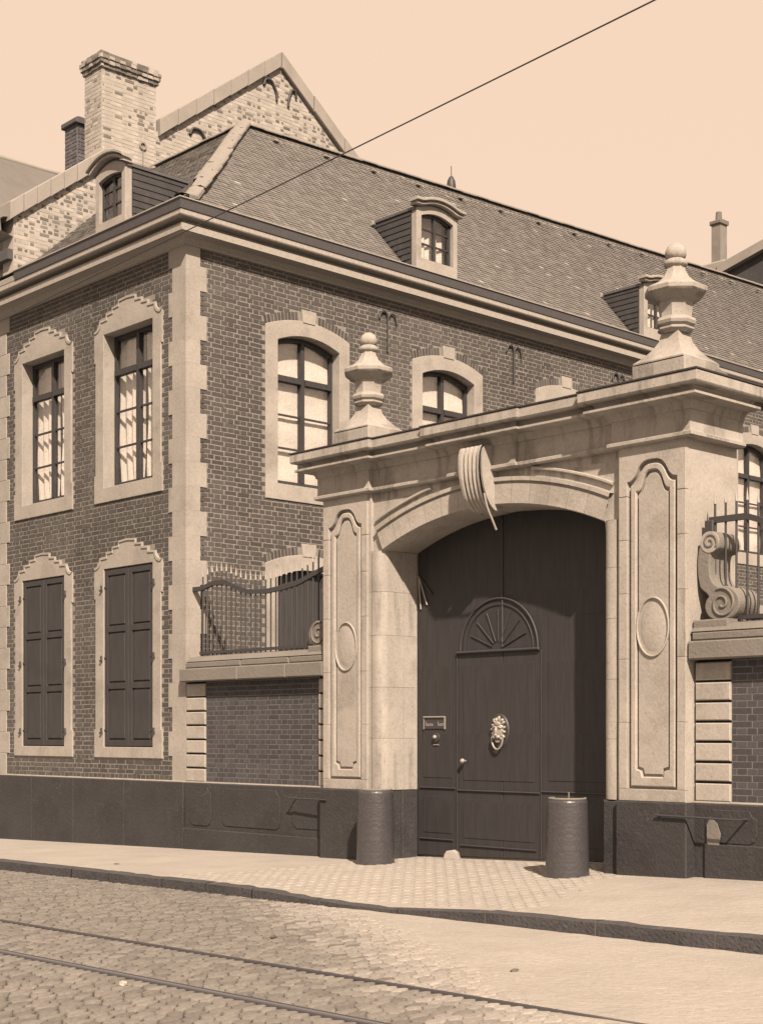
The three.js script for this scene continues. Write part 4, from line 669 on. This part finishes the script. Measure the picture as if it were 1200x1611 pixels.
// ------------------------------------------------------------------ carriage door
{
  const d = thing('carriage_door', 'black panelled carriage door with wicket, closed under the arch', 'door'), z0 = -0.52, z1 = -0.455, hw = HW - 0.015, ga = Math.asin(hw / GR);
  const X0 = GC - hw, X1 = GC + hw, cut = 5.53, by = (x) => paveY(x, -0.4) + 0.03;
  const arcTo = (a, b) => arcPts(GR - 0.004, Math.asin((a - GC) / GR), Math.asin((b - GC) / GR), 14);
  const leaf = (a, b, name) => part(name, ext(poly([[a, by(a)], ...arcTo(a, b), [b, by(b)]]), z0, z1, 0.004), M.door, d);
  void ga; leaf(X0, cut - 0.004, 'leaf'); leaf(cut + 0.004, X1, 'leaf');
  const bar = (a, b, y0, y1, t, name, m = M.door) => part(name, cb(a, b, y0, y1, z1, z1 + t, Math.min(0.012, t / 3)), m, d);
  // wicket and its frame
  const w0 = 4.82, w1 = 6.10; bar(w0, w1, 2.545, 2.575, 0.04, 'wicket_lintel', M.doorTrim); bar(w0 - 0.02, w0, 0.2, 2.545, 0.010, 'wicket_frame'); bar(w1, w1 + 0.02, 0.2, 2.545, 0.010, 'wicket_frame');
  bar(w0 + 0.005, w1 - 0.005, 0.93, 0.948, 0.02, 'rail', M.doorTrim); bar(X0 + 0.05, w0 - 0.03, 0.95, 0.966, 0.02, 'rail', M.doorTrim); bar(w1 + 0.03, X1 - 0.05, 0.95, 0.966, 0.02, 'rail', M.doorTrim);
  bar(w0 + 0.05, w1 - 0.05, 0.285, 0.302, 0.02, 'rail', M.doorTrim); bar(X0 + 0.05, w0 - 0.07, 0.335, 0.352, 0.02, 'rail', M.doorTrim);
  bar(w0 + 0.09, w1 - 0.09, 1.06, 2.42, 0.006, 'panel'); bar(X0 + 0.1, w0 - 0.1, 1.08, 2.9, 0.006, 'panel'); bar(w1 + 0.12, X1 - 0.12, 1.08, 2.9, 0.006, 'panel'); bar(w0 + 0.09, w1 - 0.09, 0.38, 0.84, 0.006, 'panel'); bar(w1 + 0.12, X1 - 0.12, 0.36, 0.86, 0.006, 'panel'); bar(X0 + 0.1, w0 - 0.1, 0.42, 0.86, 0.006, 'panel');
  part('meeting_bead', rod([cut, 2.6, z1 + 0.006], [cut, SPR + 0.28, z1 + 0.006], 0.012), M.doorTrim, d);
  // sunburst over the wicket
  const sc = [5.47, 2.575], ring = (r, t, name) => part(name, tube(Array.from({ length: 25 }, (_, i) => { const a = i / 24 * Math.PI; return [sc[0] + r * Math.cos(a), sc[1] + r * Math.sin(a) * 0.98, z1 + 0.012]; }), t, 40, 6), M.doorTrim, d); ring(0.60, 0.013, 'sunburst_ring'); ring(0.53, 0.006, 'sunburst_ring');
  for (let i = 1; i < 8; i++) { const a = i / 8 * Math.PI; part('ray', rod([sc[0] + 0.1 * Math.cos(a), sc[1] + 0.1 * Math.sin(a), z1 + 0.012], [sc[0] + 0.46 * Math.cos(a), sc[1] + 0.46 * Math.sin(a), z1 + 0.012], 0.007), M.doorTrim, d); }
  for (const s of [-1, 1]) { const c = [GC + s * (HW + 0.02), 3.55]; for (const [a, l] of [[0.10, 0.42], [0.38, 0.40], [0.75, 0.34]]) part('ray', rod([c[0] - s * 0.06, c[1] - 0.02, z1 + 0.014], [c[0] - s * (0.06 + l * Math.sin(a)), c[1] - 0.02 - l * Math.cos(a), z1 + 0.014], 0.011), a < 0.5 && s < 0 ? M.brass : M.doorTrim, d); }  // two left rays borrow the pale brass colour to imitate light-catching edges
  // lion-mask knocker
  const k = group('knocker', d), kx = 5.49, ky = 1.635, kz = z1 + 0.02, blob = (x, y, z, a, b, c, rot = 0) => new THREE.SphereGeometry(1, 14, 10).scale(a, b, c).rotateZ(rot).translate(kx + x, ky + y, kz + z), mask = [blob(0, 0, 0, 0.085, 0.12, 0.045)];
  for (let i = 0; i < 15; i++) { const a = i / 15 * Math.PI * 2 + 0.2, w = i % 2 ? 1 : 0.9; mask.push(blob(0.088 * w * Math.cos(a), 0.018 + 0.125 * w * Math.sin(a), 0.008, 0.034, 0.019, 0.022, a)); }
  mask.push(blob(0, -0.005, 0.048, 0.019, 0.06, 0.024), blob(0, -0.045, 0.066, 0.024, 0.015, 0.014), blob(-0.03, -0.066, 0.05, 0.031, 0.024, 0.026, 0.25), blob(0.03, -0.066, 0.05, 0.031, 0.024, 0.026, -0.25), blob(-0.042, 0.045, 0.038, 0.03, 0.012, 0.018, 0.35), blob(0.042, 0.045, 0.038, 0.03, 0.012, 0.018, -0.35), blob(0, -0.115, 0.028, 0.03, 0.022, 0.024), blob(-0.06, 0.125, 0.01, 0.025, 0.022, 0.02), blob(0.06, 0.125, 0.01, 0.025, 0.022, 0.02), blob(0, 0.085, 0.03, 0.045, 0.03, 0.02));
  part('lion_mask', mask, M.brass, k);
  part('backplate', new THREE.CylinderGeometry(0.14, 0.15, 0.016, 24).rotateX(Math.PI / 2).scale(1, 1.35, 1).translate(kx, ky, z1 + 0.014), M.iron, k);
  part('ring', tube(Array.from({ length: 13 }, (_, i) => { const a = Math.PI * (1 + i / 12); return [kx + 0.085 * Math.cos(a), ky - 0.07 + 0.14 * Math.sin(a), kz + 0.03]; }), 0.012, 30, 7), M.brass, k);
  // letter plate with two worn words, bell pull below, knob
  const lp = group('letter_plate', d); part('plate', cb(4.27, 4.62, 1.66, 1.80, z1, z1 + 0.018, 0.006), M.iron, lp); part('rim', [cb(4.265, 4.625, 1.795, 1.815, z1, z1 + 0.035, 0.006), bx(4.265, 4.277, 1.66, 1.795, z1, z1 + 0.026), bx(4.613, 4.625, 1.66, 1.795, z1, z1 + 0.026)], mat(0.34, 0.5), lp);
  { const words = []; const L = rng(77); for (const [a, n] of [[4.30, 4], [4.505, 4]]) for (let i = 0; i < n; i++) { const x = a + i * 0.033, h = i ? 0.03 : 0.055; words.push(bx(x, x + 0.007, 1.70, 1.70 + h, z1 + 0.017, z1 + 0.0195), bx(x + 0.018, x + 0.025, 1.70, 1.70 + 0.03 * (0.7 + 0.3 * L()), z1 + 0.017, z1 + 0.0195), bx(x + 0.006, x + 0.019, i % 2 ? 1.70 : 1.724, i % 2 ? 1.706 : 1.73, z1 + 0.017, z1 + 0.019)); } part('worn_lettering', words, mat(0.38, 0.6), lp); }
  const bp = group('bell_pull', d); part('rose', new THREE.CylinderGeometry(0.055, 0.06, 0.02, 18).rotateX(Math.PI / 2).translate(4.47, 1.56, z1 + 0.012), M.iron, bp); part('button', new THREE.SphereGeometry(0.026, 12, 10).translate(4.47, 1.565, z1 + 0.035), M.brass, bp); part('rim', cb(4.425, 4.515, 1.465, 1.478, z1, z1 + 0.02, 0.004), mat(0.3, 0.5), bp);
  part('knob', [new THREE.SphereGeometry(0.03, 14, 12).translate(4.95, 1.285, z1 + 0.06), rod([4.95, 1.285, z1], [4.95, 1.285, z1 + 0.05], 0.012)], M.brass, d);
}
// ------------------------------------------------------------------ finials
function finial(x, label) {
  const f = thing('stone_finial', label, 'finial', 'stone finials on the gateway', [x, 5.10, -0.22]);
  const lat = (p, n, ph = Math.PI / 8) => { const g = new THREE.LatheGeometry(p.map(([a, b]) => new THREE.Vector2(a, b)), n); g.rotateY(ph); return n > 8 ? g : toCreasedNormals(g.toNonIndexed(), 0.5); };
  part('pedestal', cb(-0.325, 0.325, 0.0, 0.225, -0.30, 0.30, 0.014), M.finial, f);
  part('foot', lat([[0.43, 0.225], [0.43, 0.24], [0.33, 0.30], [0.235, 0.38], [0.17, 0.46], [0.145, 0.55]], 4, Math.PI / 4), M.finial, f);
  part('lower_ring', lat([[0.13, 0.54], [0.15, 0.555], [0.175, 0.565], [0.185, 0.575], [0.185, 0.59], [0.17, 0.60], [0.20, 0.625], [0.21, 0.655], [0.195, 0.685], [0.165, 0.70]], 8), M.finial, f);
  part('body', lat([[0.165, 0.695], [0.163, 0.71], [0.175, 0.83], [0.185, 0.855]], 8), M.finial, f);
  part('cap', lat([[0.18, 0.845], [0.225, 0.87], [0.30, 0.925], [0.318, 0.945], [0.32, 0.985], [0.295, 1.005], [0.20, 1.05], [0.135, 1.11], [0.10, 1.18], [0.09, 1.225]], 8), M.finial, f);
  part('neck_ring', lat([[0.085, 1.21], [0.11, 1.225], [0.12, 1.245], [0.115, 1.275], [0.085, 1.295], [0.075, 1.30]], 20), M.finial, f);
  part('ball', lat([[0.07, 1.29], [0.098, 1.31], [0.108, 1.345], [0.104, 1.38], [0.085, 1.42], [0.05, 1.45], [0.001, 1.462]], 20), M.finial, f);
}
finial(3.52, 'octagonal stone finial over the gateway pilaster facing the mansion corner');
finial(8.09, 'octagonal stone finial over the gateway pilaster with the scroll and railing');
// ------------------------------------------------------------------ guard stones, wedge, odds and ends
function guard(x, z, r, h, label, peg) {
  const y = paveY(x, z), t = thing('guard_stone', label, 'bollard', 'guard stones before the carriage door', [x, y - 0.04, z]);
  const g = new THREE.LatheGeometry([[0.001, h], [r * 0.8, h], [r * 0.93, h - 0.012], [r * 0.96, h - 0.04], [r, h * 0.6], [r * 1.04, 0.1], [r * 1.05, 0]].map((p) => new THREE.Vector2(...p)), 40), p = g.attributes.position;
  for (let i = 0; i < p.count; i++) { const a = Math.atan2(p.getZ(i), p.getX(i)), k = 1 + (fbm(a * 2 + 8, p.getY(i) * 5, 64, 17, 2) - 0.5) * 0.03; p.setX(i, p.getX(i) * k); p.setZ(i, p.getZ(i) * k); }
  g.computeVertexNormals(); part('shaft', g, M.guard, t);
  part('top_chips', new THREE.TorusGeometry(r * 0.86, 0.014, 5, 30, peg ? 4.2 : 2.6).rotateX(Math.PI / 2).rotateY(1.0).translate(0, h + 0.002, 0), M.coping, t);
  if (peg) part('iron_pin', rod([0.02, h, 0], [0.02, h + 0.07, 0], 0.009), M.coping, t);
}
guard(4.33, 0.42, 0.215, 0.90, 'rough dark guard stone by the jamb on the mansion side', false);
guard(7.21, 0.42, 0.215, 0.83, 'rough dark guard stone with an iron pin in its chipped top', true);
function lump(name, label, cat, x, z, sx, sy, sz, m, seed, ground) {
  const g = new THREE.IcosahedronGeometry(1, 2), p = g.attributes.position; for (let i = 0; i < p.count; i++) { const k = 1 + (hash2(Math.round(p.getX(i) * 9), Math.round(p.getY(i) * 9 + p.getZ(i) * 31), seed) - 0.5) * 0.35; p.setXYZ(i, p.getX(i) * k * sx, Math.max(-0.6, p.getY(i) * k) * sy, p.getZ(i) * k * sz); }
  g.computeVertexNormals(); const o = part(name, g, m, scene, true); o.position.set(x, ground + sy * 0.5, z); o.rotation.y = seed; o.userData = { label, category: cat };
}
{
  const w = part('wedge_stone', ext(poly([[-0.10, 0], [0.10, 0], [0.075, 0.085], [0.03, 0.115], [-0.06, 0.10], [-0.085, 0.06]]), -0.05, 0.05, 0.012), mat(0.55, 0.95, { map: TX.dust }), scene, true);
  w.position.set(4.80, paveY(4.8, -0.36) - 0.005, -0.375); w.rotation.y = 0.5; w.userData = { label: 'pale wedge stone lying against the foot of the carriage door', category: 'stone' };
}
lump('loose_stone', 'pale loose stone lying on the setts beyond the tram rails', 'stone', 9.45, 7.25, 0.03, 0.02, 0.025, mat(0.5, 0.95), 3, roadY(9.45, 7.25));
lump('dung_heap', 'small dark dropping lying on the sandy patch of the street', 'dropping', 10.55, 4.98, 0.05, 0.012, 0.022, mat(0.16, 1), 5, roadY(10.55, 4.98));
lump('twig_scrap', 'dark scrap lying in the setts between rail and kerb', 'scrap', 8.1, 5.0, 0.035, 0.014, 0.02, mat(0.12, 1), 8, roadY(8.1, 5.0));
lump('leaf_scrap', 'dry leaf scrap lying on the pavement near the mansion', 'leaf', 1.55, 2.15, 0.07, 0.008, 0.03, mat(0.2, 1), 9, paveY(1.55, 2.15));

// ------------------------------------------------------------------ overhead wire
{
  const t = thing('overhead_wire', 'single dark wire sloping down across the sky toward the street front', 'wire');
  const A = new THREE.Vector3(-12, 7.32, 1.42), B = new THREE.Vector3(18, 6.62, 4.42); const pts = []; for (let i = 0; i <= 30; i++) { const k = i / 30, p = A.clone().lerp(B, k); p.y -= 0.06 * Math.sin(k * Math.PI); pts.push([p.x, p.y, p.z]); }
  part('wire', tube(pts, 0.0065, 90, 5), M.iron, t);
}
// ------------------------------------------------------------------ houses far behind
{
  const g = thing('far_house', 'tiled roof of a distant house beyond the small dark chimney', 'house');
  part('wall', bx(-27, -16.5, -0.5, 13.4, -30, -3), M.lime, g);
  part('roof', [quads([[[-15.8, 12.8, -3], [-15.8, 12.8, -30]], [[-21, 17.95, -3], [-21, 17.95, -30]]], 0), quads([[[-21, 17.95, -3], [-21, 17.95, -30]], [[-27.6, 12.8, -3], [-27.6, 12.8, -30]]], 0)], mat(0.23, 0.95, { tint: [1, 0.96, 0.93], map: TX.dust }), g);
  part('ridge', tube([[-21, 17.98, -3], [-21, 17.92, -9], [-21, 18.0, -14], [-21, 17.98, -30]], 0.09, 20, 6), M.limeCoping, g);
}
{
  const g = thing('far_house', 'dark gable with light verge and slim chimney behind the court wing', 'house');
  part('wall', ext(poly([[-8.5, 0], [1.5, 0], [1.5, 15.5], [-3.5, 16.85], [-8.5, 15.6]]), -36, -26.1), mat(0.13, 0.9, { tint: DK, map: TX.dark }), g);  // slate-hung face, with its shade also put into the dark colour
  part('verge', ext(poly([[-8.8, 15.5], [-3.5, 16.83], [1.8, 15.4], [1.8, 15.68], [-3.5, 17.12], [-8.8, 15.8]]), -36.3, -25.9, 0.01), M.limeCoping, g);
  const c = group('chimney', g); part('shaft', bx(-9.08, -8.76, 15.0, 17.1, -26.4, -26.05), LIME[4], c); part('cap_course', cb(-9.13, -8.71, 17.1, 17.22, -26.45, -26.0, 0.02), LIME[5], c); part('pot', new THREE.CylinderGeometry(0.09, 0.11, 0.3, 10).translate(-8.92, 17.35, -26.2), LIME[5], c); part('base', cb(-9.8, -8.55, 12, 15.95, -26.6, -25.95, 0.05), M.limeCoping, c);
}
scene.traverse((o) => { if (o.isMesh) { o.castShadow = true; o.receiveShadow = true; } });
renderer.render(scene, camera);
